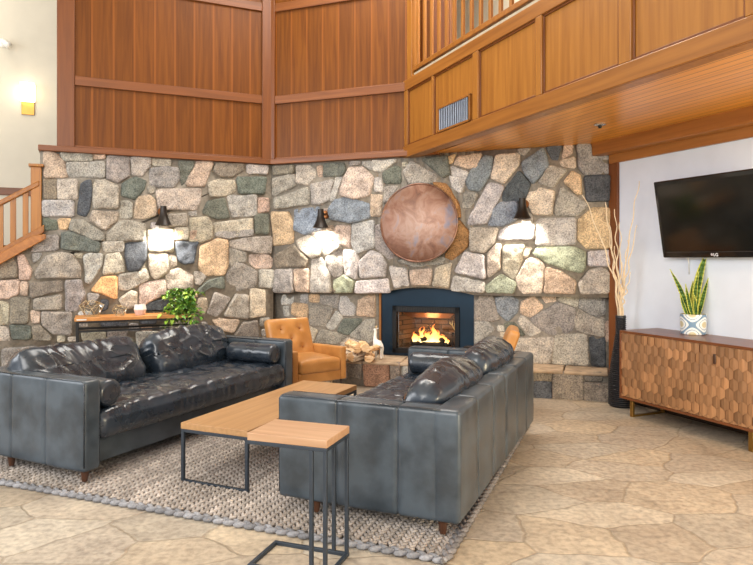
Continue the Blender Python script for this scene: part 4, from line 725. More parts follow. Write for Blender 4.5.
for bx, by, tx_, ty_, hz_, w, cxo in ((.01, 0, .13, .02, .70, .07, .01), (-.03, .01, -.21, -.03, .54, .045, -.06), (.03, -.02, .115, -.02, .47, .04, .06), (-.02, -.03, -.09, -.05, .42, .036, -.05), (0, .03, .02, .05, .44, .045, -.01), (-.04, .0, -.10, .03, .35, .03, -.08), (.04, .03, .07, .06, .36, .035, .06), (.0, -.045, -.025, -.07, .33, .038, 0), (.02, .01, .045, .0, .52, .04, .0)):
    blade(t, (bx, by, .14), (tx_, ty_, hz_), w*1.2, (cxo, by, hz_*.6), 0)

# tall black ribbed vase and curly branches
VP = Vector((2.277, 5.975, 0))
prof = [(0, 0), (.096, 0)]
n = 46
for i in range(n):
    z = .012+(.844-.024)*i/n; u = z/.844
    base = .108 if u < .28 else (.108-.06*((u-.28)/.5)**1.1 if u < .78 else .045)
    base = max(.045, base)
    prof += [(base-.005, z), (base+.003, z+.006), (base+.003, z+.012)]
prof += [(.046, .84), (.046, .844), (.036, .844), (.036, .6), (0, .6)]
mb = MB(); mb.lathe(prof, 28); o = mb.build('tall_vase', simple('vase_black', srgb(34, 34, 38), .45), smooth='angle', M=Matrix.Translation(VP)); tag(o, 'tall black ribbed bottle vase standing on the floor beside the sideboard', 'vase')
M_twig = simple('pale_twig', srgb(222, 202, 172), .7, 0, .1, 30)
R = random.Random(21); names = ['tallest pale curly branch in the black vase leaning right', 'pale curly branch in the black vase leaning far left over the stones']
tips = [(639, 181, 5.8), (583, 195, 5.8), (605, 202, 5.85), (615, 209, 5.95), (637, 225, 5.85), (610, 225, 5.8), (620, 222, 5.92), (628, 240, 5.9), (614, 246, 5.85), (622, 262, 5.95), (631, 272, 5.9)]
for i, (px, py, Y) in enumerate(tips):
    tip = Vector(((px-376.5)/641*Y, Y, CAM_H-(py-259)/641*Y)); b0 = VP+Vector((R.uniform(-.02, .02), R.uniform(-.02, .02), .62)); mid = VP+Vector((R.uniform(-.02, .02), R.uniform(-.02, .02), .86))
    P = [b0, mid]; n = 30; ph = R.uniform(0, 6); am = R.uniform(.01, .016); lf = R.uniform(9, 13)
    for k in range(1, n+1):
        u = k/n; p = mid.lerp(tip, u); e = u**1.4 if i in (0, 1) else u
        p = Vector((mid.x+(tip.x-mid.x)*e, mid.y+(tip.y-mid.y)*e, mid.z+(tip.z-mid.z)*u))
        env = min(1, u*5)*(1-.4*u)
        P.append(p+Vector((am*math.sin(ph+lf*2.2*u)+.4*am*math.sin(ph*2+31*u), am*.6*math.cos(ph+lf*2*u), 0))*env)
    rad = [.008]*2+[.008-.0045*k/n for k in range(1, n+1)]
    mb = MB(); mb.tube(P, rad, 6)
    lab = {0: 'tallest pale curly branch in the black vase, leaning right over the white wall', 1: 'pale curly branch leaning furthest left from the black vase over the stones', 4: 'pale curly branch in the black vase with its tip second furthest right'}.get(i, 'thin pale curly branch in the upright cluster standing in the tall black vase')
    o = mb.build('curly_branch', M_twig); tag(o, lab, 'branch', 'pale curly branches in the tall black vase')

# ------------------------------------------------------------------ rug
def make_rug():
    u = Vector((.364, .931, 0)).normalized(); w = Vector((-u.y, u.x, 0)); O = Vector((.325, 2.86, 0))
    rzr = math.atan2(-w.y, -w.x)   # local x runs along -w ... keep explicit
    V = []; F = []; cols = []
    RW, RL = 3.75, 2.55; row = .047; st = .039
    R = random.Random(9)
    ring = [(0, 1)]
    # low ellipsoid template, axis along local y
    T = []; nseg = 6; nr = [(-1, 0), (-.72, .72), (0, 1), (.72, .72), (1, 0)]
    for a, r_ in nr:
        if r_ == 0: T.append((0, a, 0))
        else:
            for j in range(nseg): T.append((r_*math.cos(2*PI*j/nseg), a, r_*math.sin(2*PI*j/nseg)))
    TF = [(0, 1+(j+1) % nseg, 1+j) for j in range(nseg)]
    for k in range(2):
        o = 1+k*nseg; TF += [(o+j, o+(j+1) % nseg, o+nseg+(j+1) % nseg, o+nseg+j) for j in range(nseg)]
    o = 1+2*nseg; last = 1+3*nseg; TF += [(o+j, o+(j+1) % nseg, last) for j in range(nseg)]
    def lobe(cx, cy, cz, rw, rl, rh, ang, col):
        b = len(V); ca, sa = math.cos(ang), math.sin(ang)
        for x, y, z in T:
            x, y, z = x*rw, y*rl, z*rh
            X = cx+x*ca-y*sa; Y = cy+x*sa+y*ca
            V.append(O+w*X+u*Y+Vector((0, 0, max(.001, cz+z))))
        for f in TF: F.append([q+b for q in f]); cols.append(col)
    nrow = int((RW-.1)/row); nst = int((RL-.1)/st)
    for i in range(nrow):
        tone = R.uniform(.92, 1.06); sh = R.uniform(0, st)
        for j in range(nst):
            v = tone*R.uniform(.9, 1.08); c = srgb(176*v, 166*v, 158*v)
            X = .07+i*row; Y = .06+j*st+sh*.5
            lobe(X-.0105, Y, .012, .0105, .025, .011, .6, c); lobe(X+.0105, Y+st*.5, .012, .0105, .025, .011, -.6, c)
    # braided border, front and right-hand side
    def border(x0, y0, x1, y1, gr):
        L = math.hypot(x1-x0, y1-y0); n = int(L/.031); an = math.atan2(y1-y0, x1-x0)-PI/2; ox, oy = -(y1-y0)/L, (x1-x0)/L
        for k in range(n):
            q = (k+.5)/n; v = R.uniform(.88, 1.12); c = srgb(*(a*v for a in gr))
            e = .0115 if k % 2 else -.0115; lobe(x0+(x1-x0)*q+ox*e, y0+(y1-y0)*q+oy*e, .015, .0155, .037, .0165, an+(.45 if k % 2 else -.45), c)
    border(0.03, .02, RW, .02, (146, 146, 150)); border(.03, 0, .03, RL, (128, 124, 124)); border(.03, RL, RW, RL, (150, 140, 132)); border(RW, 0, RW, RL, (150, 140, 132))
    b = len(V)
    for x, y in ((.04, .03), (RW-.02, .03), (RW-.02, RL-.02), (.04, RL-.02)): V.append(O+w*x+u*y+Vector((0, 0, .006)))
    F.append([b, b+1, b+2, b+3]); cols.append(srgb(90, 84, 80))
    mb = MB(); mb.v = [tuple(p) for p in V]; mb.f = F; mb.c = cols; mb.mi = [0]*len(F)
    m, nt, bs = new_mat('chunky_wool'); a = nd(nt, 'ShaderNodeVertexColor', layer_name='Tone'); co = coords(nt)
    n1 = nd(nt, 'ShaderNodeTexNoise'); n1.inputs['Scale'].default_value = 90; n1.inputs['Detail'].default_value = 4; nt.links.new(co, n1.inputs[0])
    r = ramp(nt, [(.3, (.75, .74, .73, 1)), (.65, (1.1, 1.1, 1.1, 1))]); nt.links.new(n1.outputs[0], r.inputs[0])
    nt.links.new(mixc(nt, a.outputs[0], r.outputs[0], 1, 'MULTIPLY'), bs.inputs['Base Color']); bs.inputs['Roughness'].default_value = .95; bs.inputs['Specular IOR Level'].default_value = .1; bump(nt, bs, n1.outputs[0], .6, .006)
    tag(mb.build('braided_rug', m), 'large chunky braided grey-beige wool rug lying on the flagstones under the seating', 'rug')
make_rug()

# ------------------------------------------------------------------ sofas
def ridge(p, s, off): return 1-abs(noise.noise(p*s+Vector((off, off*2, 0))))*2
def sofa(name_label, M, L=2.16, D=.98, leg_y=(.1, .8), frame_seed=0):
    t = thing('sofa', name_label, 'sofa', M=M)
    def seam_disp(axis, lines, w=.006, d=.011, other=0.0):
        def f(p, n):
            s = 0
            for l_ in lines: s -= d*math.exp(-((p[axis]-l_)/w)**2)
            return s+.004*noise.noise(p*3+Vector((frame_seed, 0, 0)))
        return f
    at = .125; zt = .625; z0 = .076
    # back shell
    ex = []; lines = [L*(k/6)-L/2 for k in range(1, 6)]
    for l_ in lines: ex += [l_-.01, l_-.005, l_, l_+.005, l_+.01]
    mb = MB(); mb.soft((L, .14, zt-z0), .028, (30, 2, 8), (ex, (), ()), seam_disp(0, lines), off=(L/2, .07, (zt+z0)/2)); mb.build('backrest', M_lea, t)
    ad = D-.14
    for x in (at/2, L-at/2):
        lines = [D/3-.14-ad/2, 2*D/3-.14-ad/2]; ex = []
        for l_ in lines: ex += [l_-.01, l_-.005, l_, l_+.005, l_+.01]
        mb = MB(); mb.soft((at, ad+.03, zt-z0), .026, (3, 16, 8), ((), ex, ()), seam_disp(1, lines), off=(x, .14+ad/2-.015, (zt+z0)/2)); ar = mb.build('arm', M_lea, t)
        mb = MB()
        for sx in (-1, 1):
            xx = x+sx*(at/2-.008); yy = D-.008
            mb.tube([(xx, .1, zt-.004), (xx, yy-.02, zt-.004), (xx, yy, zt-.02), (xx, yy, z0+.03)], .0045, 6)
        mb.build('piping', M_leac, ar)
    mb = MB(); mb.soft((L-2*at+.01, D-.2, .17), .012, (20, 8, 2), off=(L/2, .1+(D-.2)/2, z0+.085)); mb.build('base', M_lea, t)
    # tufted bench cushion
    cw, cd, chh = L-2*at-.005, D-.15, .19
    a = cw/10; bstep = .2
    def tuft(p, n):
        d = 0
        if n.z > .3:
            u = (p.x+cw/2)/a; v = (p.y+cd/2)/bstep+.25
            k = max(0, min(1, (n.z-.3)/.5))
            dome = (abs(math.sin(PI*u))*abs(math.sin(PI*v)))**.45
            d += k*(.02*dome+.015*(1-(2*p.x/cw)**6)-.018)
            d += k*.006*max(0, ridge(Vector((p.x*1.3, p.y*1.0, 0)), 9, 3+frame_seed))**3
            d += k*.006*noise.noise(p*18)
        elif abs(n.z) <= .3:
            d += .012*math.cos(p.z/chh*PI)+.004*ridge(Vector((p.x, p.y, p.z*.25)), 16, 5)
        return d
    mb = MB(); mb.soft((cw, cd, chh), .05, (150, 56, 4), disp=tuft, off=(L/2, .145+cd/2, .235+chh/2)); mb.build('seat_cushion', M_leac, t)
    for x, y in ((.048, leg_y[0]), (L-.048, leg_y[0]), (.048, leg_y[1]), (L-.048, leg_y[1])):
        mb = MB(); mb.lathe([(0, 0.012), (.016, 0.012), (.028, z0+.02), (0, z0+.02)], 16, Matrix.Translation((x, y, 0))); mb.build('leg', M_walnut, t, smooth='angle')
    return t

def back_cushion(M, label, seed, cw=.95, ct=.2, ch=.4, loc=(0, 0, 0), tilt=.3, group=None, rotz=0, roll=0):
    def disp(p, n):
        u, w_ = 2*p.x/cw, 2*p.z/ch
        puff = .05*max(0, 1-u**4)*max(0, 1-w_**4) if abs(n.y) > .5 else 0
        wx = p.x+.08*noise.noise(p*3+Vector((0, seed, 0))); wz = p.z+.08*noise.noise(p*3+Vector((seed, 9, 0)))
        k = ridge(Vector((wx*.45+wz*.6, p.y*.3, wz*1.1-wx*.9)), 7, seed)
        k2 = ridge(Vector((wx*.9-wz*.5, p.y*.3, wz*.5+wx*.3)), 10, seed+7)
        q = .011*max(0, k)**3+.005*max(0, k2)**3-.006
        return puff+q+.012*noise.noise(p*3.5+Vector((seed, 0, 0)))
    def warp(p):
        u, w_ = 2*p.x/cw, 2*p.z/ch
        # slumped: pinched corners, sagging top
        p = p.copy(); p.z -= .02*(u*u)*(1 if w_ > 0 else -.6); p.z += .012*math.sin(3*u+seed)*(1 if w_ > 0 else 0)
        p.x *= 1-.03*w_*w_; return p
    mb = MB(); mb.soft((cw, ct, ch), .085, (80, 5, 34), disp=disp, warp=warp)
    ML = M @ Matrix.Translation(loc) @ Matrix.Rotation(rotz, 4, 'Z') @ Matrix.Rotation(roll, 4, 'Y') @ Matrix.Rotation(tilt, 4, 'X')
    o = mb.build('back_cushion', M_leac, M=ML); tag(o, label, 'cushion', group); return o
def bolster(M, label, loc, seed, L=.5, r=.088, group=None):
    mb = MB(); prof = []; n = 30
    for i in range(n+1):
        y = -L/2+L*i/n; prof.append(y)
    V = []; seg = 32
    rings = [(-L/2-.0, .25), (-L/2-.006, .6), (-L/2-.002, .85), (-L/2+.012, .98)]+[(y, 1) for y in prof[2:-2]]+[(L/2-.012, .98), (L/2+.002, .85), (L/2+.006, .6), (L/2, .25)]
    for y, k in rings:
        for j in range(seg):
            an = 2*PI*j/seg; rr = r*k
            if k > .9: rr += .004*max(0, ridge(Vector((math.cos(an)*r, y*.6, math.sin(an)*r)), 16, seed))**3+.004*noise.noise(Vector((math.cos(an), y*9, math.sin(an)+seed)))
            V.append((math.cos(an)*rr, y, math.sin(an)*rr*.96))
    k = len(rings); F = [(i*seg+j, (i+1)*seg+j, (i+1)*seg+(j+1) % seg, i*seg+(j+1) % seg) for i in range(k-1) for j in range(seg)]+[list(range(seg)), [(k-1)*seg+j for j in range(seg)][::-1]]
    mb.add(V, F)
    o = mb.build('bolster_cushion', M_leac, M=M @ Matrix.Translation(loc)); tag(o, label, 'cushion', group)

uR = Vector((.39, .92, 0)).normalized()
MR = Mx((.398, 3.05, .018), math.atan2(uR.y, uR.x))
sofa('long charcoal leather sofa seen from behind on the right side of the rug', MR, 2.14, 1.01)
back_cushion(MR, 'slumped charcoal leather back cushion on the right sofa, nearer the camera', 2, loc=(.62, .28, .555), tilt=.5, cw=.96, ct=.17, group='back cushions of the right sofa')
back_cushion(MR, 'slumped charcoal leather back cushion on the right sofa, nearer the fireplace', 5, loc=(1.50, .25, .575), tilt=.45, cw=.86, ct=.17, group='back cushions of the right sofa')
bolster(MR, 'round charcoal leather bolster at the fireplace end of the right sofa', (1.93, .68, .515), 3, .52)
aL = Vector((.438, .899, 0)).normalized(); fL = Vector((aL.y, -aL.x, 0)); LL, DL = 2.24, .98
oL = Vector((-1.735, 3.80, 0))+aL*LL-fL*DL
ML = Mx((oL.x, oL.y, .018), math.atan2(-aL.y, -aL.x))
sofa('long charcoal leather sofa with tufted bench seat facing right in front of the stone wall', ML, LL, DL, (.25, .93), 7)
back_cushion(ML, 'wrinkled charcoal leather back cushion on the left sofa, nearer the camera', 11, loc=(LL-.125-.46, .25, .555), tilt=.5, cw=1.02, group='back cushions of the left sofa')
back_cushion(ML, 'wrinkled charcoal leather back cushion on the left sofa, nearer the armchair', 14, loc=(.125+.45, .255, .555), tilt=.42, cw=.93, group='back cushions of the left sofa')
bolster(ML, 'round charcoal leather bolster by the near arm of the left sofa', (LL-.125-.1, .72, .515), 6, .46)
bolster(ML, 'round charcoal leather bolster by the far arm of the left sofa', (.125+.1, .70, .515), 8, .48)

# ------------------------------------------------------------------ coffee table, side table
t = thing('coffee_table', 'long low coffee table with oak top and black metal frame between the sofas', 'coffee table', (-1.196, 3.913, .006), -.41)
W_, L_, zt = .487, 1.49, .366
mb = MB(); mb.box(0, W_, 0, L_, zt-.038, zt); mb.build('table_top', M_oakA, t, bevel=.003)
for y in (.012, L_-.012):
    mb = MB(); b = .01
    mb.box(.0, 2*b, y-b, y+b, 0, zt-.038); mb.box(W_-2*b, W_, y-b, y+b, 0, zt-.038); mb.box(2*b, W_-2*b, y-b, y+b, 0, 2*b); mb.box(2*b, W_-2*b, y-b, y+b, zt-.038-2*b, zt-.038)
    mb.build('leg_frame', M_black, t, bevel=.002)
mb = MB()
for x in (.0, W_-.02): mb.box(x, x+.02, .022, L_-.022, zt-.058, zt-.038)
mb.build('side_rail', M_black, t, bevel=.002)

t = thing('side_table', 'small C-shaped side table with oak top and black metal frame beside the right sofa', 'side table', (-.574, 2.843, 0), math.atan2(-.132, .375))
W_, L_, zt = .385, .26, .6
mb = MB(); mb.box(0, W_, 0, L_, zt-.034, zt); mb.build('table_top', wood('pale_oak', srgb(172, 132, 98), srgb(196, 158, 124), 0, 'x', .42), t, bevel=.003)
mb = MB(); b = .0085
for y in (b, L_-b):
    for x in (W_-b-.002, W_-.075): mb.box(x-b, x+b, y-b, y+b, 0.017, zt-.034-.017)
mb.build('uprights', M_black, t, bevel=.002)
for nm, z in (('base_frame', 0), ('top_frame', zt-.034-.017)):
    mb = MB()
    for y in (0, L_-2*b): mb.box(0, W_, y, y+2*b, z, z+2*b)
    for x in (0, W_-2*b-.001): mb.box(x, x+2*b, 2*b, L_-2*b, z, z+2*b)
    mb.build(nm, M_black, t, bevel=.002)

# ------------------------------------------------------------------ armchairs
def armchair(loc, f, label):
    rz_ = math.atan2(-f[0], f[1]); M = Mx(loc, rz_)    # local y = facing
    t = thing('armchair', label, 'armchair', loc, rz_, 'tan leather armchairs by the fireplace')
    W_, D_ = .62, .62
    for sx in (-1, 1):
        x = sx*(W_/2-.035)
        mb = MB()
        def wp(p):
            p = p.copy(); p.z += .012*(p.y/.3) if p.z > 0 else 0; return p
        mb.soft((.07, D_-.04, .31), .018, (2, 6, 4), warp=wp, off=(x, .0, .335)); mb.build('arm', M_tan, t)
    mb = MB(); mb.soft((W_-.14, .54, .1), .015, (4, 4, 2), off=(0, .02, .23)); mb.build('seat_frame', M_tan, t)
    def sd_(p, n): return (.022*(1-(2*p.x/.48)**2)*(1-(2*p.y/.56)**2) if n.z > .4 else 0)+.003*noise.noise(p*12)
    mb = MB(); mb.soft((W_-.15, .55, .13), .035, (14, 14, 3), disp=sd_, off=(0, .035, .335)); mb.build('seat_cushion', M_tan, t)
    btn = [(-.11, .1), (.11, .1), (-.06, -.03), (.06, -.03)]; btn = [(-.11, .13), (.11, .13), (0, .03), (-.11, -.07), (.11, -.07)]
    bw_, bh = W_-.12, .5
    def bd(p, n):
        if n.y < .4: return 0
        s = .018*(1-(2*p.x/bw_)**4)*(1-(2*p.z/bh)**4)
        for a, b_ in btn: s -= .024*math.exp(-((p.x-a)**2+(p.z-b_)**2)/.0012)
        return s+.003*noise.noise(p*14)
    Mb = Matrix.Translation((0, -.29, .51)) @ Matrix.Rotation(math.radians(20), 4, 'X')
    mb = MB(); mb.soft((bw_, .1, bh), .035, (26, 2, 26), disp=bd, M=Mb); bk = mb.build('backrest', M_tan, t)
    mb = MB()
    for a, b_ in btn: mb.lathe([(0, -.004), (.011, -.002), (.007, .004), (0, .006)], 12, Mb @ Matrix.Translation((a, .052, b_)) @ Matrix.Rotation(-PI/2, 4, 'X'))
    mb.build('buttons', simple('button_tan', srgb(150, 88, 32), .4), bk)
    for x, y in ((-.27, -.24), (.27, -.24), (-.27, .27), (.27, .27)):
        mb = MB(); mb.tube([(x, y, 0), (x*.97, y*.97, .19)], [.009, .013], 10); mb.build('leg', simple('leg_dark', srgb(46, 30, 22), .4), t)
f1_ = Vector((.61, -.79)); c1_ = Vector((-.53, 6.175))-f1_*.31
armchair((c1_.x, c1_.y, 0), f1_, 'tan leather armchair with buttoned back between the left sofa and the hearth')
f2_ = Vector((-.976, .19)).normalized()
armchair((.885, 5.87, 0), f2_, 'tan armchair mostly hidden behind the right sofa, only its back top showing')

# ------------------------------------------------------------------ console table and its things
CT0 = WL.p(-2.14, 0, .46); t = thing('console_table', 'narrow console table with honey oak top and black frame against the left stone wall', 'table', CT0, WL.rz)
CL, CD, cz = 1.16, .36, .775
mb = MB(); mb.box(0, CL, 0, CD, cz-.035, cz); mb.build('table_top', M_oakC, t, bevel=.003)
mb = MB(); mb.box(.02, .11, -.002, 0.002, cz-.026, cz-.012); mb.build('sticker', simple('sticker_white', srgb(220, 216, 208), .5), t, smooth=False)
for x in (.012, CL-.037):
    for y in (.01, CD-.035):
        mb = MB(); mb.box(x, x+.025, y, y+.025, 0, cz-.035); mb.build('leg', M_blackf, t, bevel=.002)
mb = MB()
for y in (.012, CD-.033):
    mb.box(.037, CL-.037, y, y+.02, cz-.055, cz-.035); mb.box(.037, CL-.037, y, y+.02, cz-.15, cz-.13)
for x in (.012, CL-.037): mb.box(x, x+.02, .035, CD-.035, cz-.15, cz-.13)
mb.build('rails', M_blackf, t, smooth=False)
MC = Mx(CT0, WL.rz)
M_gold = simple('gold_wire', srgb(222, 198, 156), .3, .7)
def terrarium(x, s, h, label, seed):
    p = MC @ Vector((x, .14, cz)); t = thing('glass_terrarium', label, 'ornament', p, WL.rz, 'faceted glass ornaments on the console table')
    n = 5; base = [Vector((s*.55*math.cos(2*PI*i/n+seed), s*.45*math.sin(2*PI*i/n+seed), .004)) for i in range(n)]
    midr = [Vector((s*math.cos(2*PI*(i+.5)/n+seed), s*.7*math.sin(2*PI*(i+.5)/n+seed), h*(.5 if i % 2 else .7))) for i in range(n)]
    top = [Vector((s*.75*math.cos(2*PI*i/n+seed), s*.5*math.sin(2*PI*i/n+seed), h*(1 if i % 2 else .8))) for i in range(n)]
    g = MB(); w_ = MB(); P = base+midr+top
    F = [list(range(n))]
    for i in range(n): F += [(i, n+i, n+(i-1) % n), (i, (i+1) % n, n+i), (n+i, 2*n+i, n+(i-1) % n), (n+i, 2*n+(i+1) % n, 2*n+i)]
    g.add(P, F); E = set()
    for f in F:
        for a, b in zip(f, list(f[1:])+[f[0]]): E.add((min(a, b), max(a, b)))
    for a, b in E: w_.tube([P[a], P[b]], .0018, 5)
    g.build('glass_panes', M_glass, t, smooth=False); w_.build('wire_frame', M_gold, t)
terrarium(.16, .125, .17, 'wide faceted glass ornament with gold edges on the console table, leftmost', .3)
terrarium(.43, .08, .115, 'small faceted glass ornament with gold edges in the middle of the console table', 1.0)
p = MC @ Vector((.63, .14, cz)); t = thing('candle_holder', 'small faceted white and blush tealight cup on the console table', 'candle holder', p)
def cup_mat():
    m, nt, b = new_mat('blush_cup'); tc = nd(nt, 'ShaderNodeTexCoord'); sp = nd(nt, 'ShaderNodeSeparateXYZ'); nt.links.new(tc.outputs['Generated'], sp.inputs[0])
    r = ramp(nt, [(0, srgb(206, 172, 160)), (.5, srgb(214, 184, 172)), (.6, srgb(240, 236, 230))]); nt.links.new(sp.outputs[2], r.inputs[0]); nt.links.new(r.outputs[0], b.inputs['Base Color']); b.inputs['Roughness'].default_value = .35; return m
mb = MB(); mb.lathe([(0, 0), (.05, 0), (.068, .055), (.058, .11), (.05, .11), (.056, .06), (0, .03)], 8); mb.build('cup', cup_mat(), t, smooth=False)
mb = MB(); mb.lathe([(0, .03), (.035, .03), (.035, .06), (0, .062)], 14); mb.build('candle', M_white, t, smooth='angle')

pp = MC @ Vector((1.1, .17, cz)); t = thing('potted_plant', 'leafy green trailing plant in a small dark pot on the console table', 'plant', pp)
mb = MB(); mb.lathe([(0, 0), (.042, 0), (.058, .1), (.052, .1), (.04, .09), (0, .088)], 20); mb.build('pot', simple('pot_navy', srgb(40, 46, 58), .5), t, smooth='angle')
m, nt, b = new_mat('bright_leaf'); a = nd(nt, 'ShaderNodeVertexColor', layer_name='Tone'); nt.links.new(a.outputs[0], b.inputs['Base Color']); b.inputs['Roughness'].default_value = .4; b.inputs['Subsurface Weight'].default_value = 0
nz = nd(nt, 'ShaderNodeTexNoise'); nz.inputs['Scale'].default_value = 60; bump(nt, b, nz.outputs[0], .2, .003); M_leaf = m
R = random.Random(31); fol = MB(); stems = MB()
for i in range(60):
    az = R.uniform(0, 2*PI); rr = R.uniform(.07, .235); droop = R.random() < .42
    b0 = Vector((R.uniform(-.02, .02), R.uniform(-.02, .02), .09)); tip = Vector((math.cos(az)*rr, math.sin(az)*rr*.75-.05, R.uniform(-.16, .04) if droop else R.uniform(.08, .26)))
    if tip.z < .05: tip += Vector((0, -.11, 0)); 
    ctrl = Vector((tip.x*.6, tip.y*.6, max(tip.z, .1)+.08)); P = [b0*(1-u)**2+ctrl*2*u*(1-u)+tip*u*u for u in [k/8 for k in range(9)]]
    stems.tube(P, .0022, 4)
    for k in range(2, 9):
        for _ in range(2 if k > 4 else 1):
            c = P[k]; ang = R.uniform(0, 2*PI); tiltv = R.uniform(-.5, .5); Lf = R.uniform(.045, .075); Wf = Lf*.55
            Mq = Matrix.Translation(c) @ Matrix.Rotation(ang, 4, 'Z') @ Matrix.Rotation(tiltv+.3, 4, 'Y') @ Matrix.Rotation(R.uniform(-.6, .6), 4, 'X')
            v = R.random(); col = srgb(*( (150, 180, 64) if v < .35 else (104, 150, 52) if v < .7 else (70, 116, 44) )); fol.col = tuple(q*R.uniform(.85, 1.15) for q in col[:3])+(1,)
            pts = [(0, 0, 0), (Lf*.3, Wf*.5, .006), (Lf*.7, Wf*.42, .004), (Lf, 0, -.012), (Lf*.7, -Wf*.42, .004), (Lf*.3, -Wf*.5, .006), (Lf*.5, 0, -.004)]
            fol.add([Mq @ Vector(q) for q in pts], [(0, 6, 1), (1, 6, 2), (2, 6, 3), (3, 6, 4), (4, 6, 5), (5, 6, 0)])
fo = fol.build('foliage', M_leaf, t); stems.build('stems', simple('stem_green', srgb(96, 120, 50), .6), t)

# ------------------------------------------------------------------ things on the hearth
def hp(px, py, z=hh):
    Y = (CAM_H-z)/((py-259)/641); return Vector(((px-376.5)/641*Y, Y, z))
def birch_mat(bark):
    m, nt, b = new_mat('birch_'+bark); co = coords(nt, (0, 0, 0), (12, 12, 60))
    n = nd(nt, 'ShaderNodeTexNoise'); n.inputs['Scale'].default_value = 1; n.inputs['Detail'].default_value = 4; nt.links.new(co, n.inputs[0])
    r = ramp(nt, [(.34, srgb(150, 100, 58)), (.44, srgb(222, 180, 130)), (.7, srgb(236, 208, 170))] if bark == 'wood' else [(.36, srgb(110, 80, 56)), (.42, srgb(196, 178, 156)), (.7, srgb(226, 214, 196))]); nt.links.new(n.outputs[0], r.inputs[0]); nt.links.new(r.outputs[0], b.inputs['Base Color']); b.inputs['Roughness'].default_value = .8; bump(nt, b, n.outputs[0], .4, .004)
    return m
M_bw, M_bb = birch_mat('wood'), birch_mat('bark')
lb = hp(352, 362); nlog = 0
u_ = WB.D; v_ = -WB.N      # u along wall, v away from room
loglab = ['split birch log with pale end at the bottom left of the hearth stack', 'split birch log at the bottom middle of the hearth stack', 'small split birch log at the bottom right beside the white figurine', 'split birch log lying on top at the left of the hearth stack', 'orange-brown split birch log on top of the hearth stack', 'thin split log leaning at the right end of the hearth stack']
for i, (du, z, r_, yaw, ln, kind) in enumerate(((-.10, .055, .058, .15, .3, 'bark'), (.035, .055, .058, -.2, .3, 'bark'), (.155, .048, .05, .3, .26, 'wood'), (-.045, .15, .06, .75, .32, 'wood'), (.085, .147, .055, .5, .3, 'wood'), (.19, .13, .035, -.1, .24, 'wood'))):
    cpt = lb+u_*du+v_*.12+Vector((0, 0, z)); ax = (v_*math.cos(yaw)+u_*math.sin(yaw)*-1).normalized(); sd2 = ax.cross(Vector((0, 0, 1))).normalized()
    mb = MB(); n = 16; V = []
    rr = [r_*(1+.06*math.sin(j*2.1+i)) if j < 11 else r_*(.62+.1*math.cos(j)) for j in range(n)]
    for e in (-1, -.93, 0, .93, 1):
        for j in range(n):
            an = 2*PI*j/n+i*1.3; k = rr[j]*(.9 if abs(e) == 1 else 1); V.append(cpt+ax*(e*ln/2)+sd2*math.cos(an)*k+Vector((0, 0, 1))*math.sin(an)*k*.95)
    mb.add(V, [(a*n+j, a*n+(j+1) % n, (a+1)*n+(j+1) % n, (a+1)*n+j) for a in range(4) for j in range(n)])
    mb.m = 1; mb.add([V[j] for j in range(n)], [list(range(n))[::-1]]); mb.add([V[4*n+j] for j in range(n)], [list(range(n))])
    zmin = min(v[2] for v in mb.v)
    if i < 3:
        dz = hh+.001-zmin; mb.v = [(a, b_, c+dz) for a, b_, c in mb.v]
    tag(mb.build('firewood_log', [M_bb if kind == 'bark' else M_bw, M_bw], smooth='angle'), loglab[i], 'firewood', 'split logs stacked on the hearth')

# white long-necked animal figurine
fg = hp(378, 359); t = thing('animal_figurine', 'white ceramic long-necked animal figurine with gold horns standing on the hearth', 'figurine', fg, WB.rz)
me = bpy.data.meshes.new('body')
JV = [(0, 0, .17), (.035, .01, .165), (-.03, 0, .175), (-.035, 0, .23), (-.03, 0, .29), (-.028, 0, .32), (-.05, -.012, .325), (-.035, -.02, .12), (-.035, -.02, .06), (-.037, -.02, .008), (-.03, .022, .12), (-.03, .022, .06), (-.03, .022, .008), (.045, -.018, .11), (.04, -.018, .06), (.045, -.018, .008), (.045, .026, .11), (.04, .026, .06), (.045, .026, .008)]
JE = [(0, 1), (0, 2), (2, 3), (3, 4), (4, 5), (5, 6), (2, 7), (7, 8), (8, 9), (2, 10), (10, 11), (11, 12), (1, 13), (13, 14), (14, 15), (1, 16), (16, 17), (17, 18)]
JR = [.032, .033, .034, .02, .016, .017, .011]+[.014, .01, .012]*4
me.from_pydata(JV, JE, []); me.update(); bo = bpy.data.objects.new('body', me); C.objects.link(bo); bo.parent = t
sk = bo.modifiers.new('skin', 'SKIN')
if not me.skin_vertices: me.attributes
try:
    if len(me.skin_vertices) == 0:
        bpy.context.view_layer.objects.active = bo; bpy.ops.mesh.customdata_skin_add()
    for i, r_ in enumerate(JR): me.skin_vertices[0].data[i].radius = (r_, r_)
    me.skin_vertices[0].data[0].use_root = True
except Exception as e: print('skin', e)
sb = bo.modifiers.new('sub', 'SUBSURF'); sb.levels = 2; sb.render_levels = 2; me.materials.append(M_white)
for s_ in (-1, 1):
    mb = MB(); mb.tube([(-.022, s_*.008, .33), (-.02, s_*.012, .35), (-.022, s_*.01, .362)], [.006, .005, .003], 8); mb.build('horn', M_gold, t)
    mb = MB(); mb.tube([(-.018, s_*.014, .325), (-.01, s_*.03, .333), (-.008, s_*.036, .328)], [.005, .007, .002], 6); mb.build('ear', M_white, t)

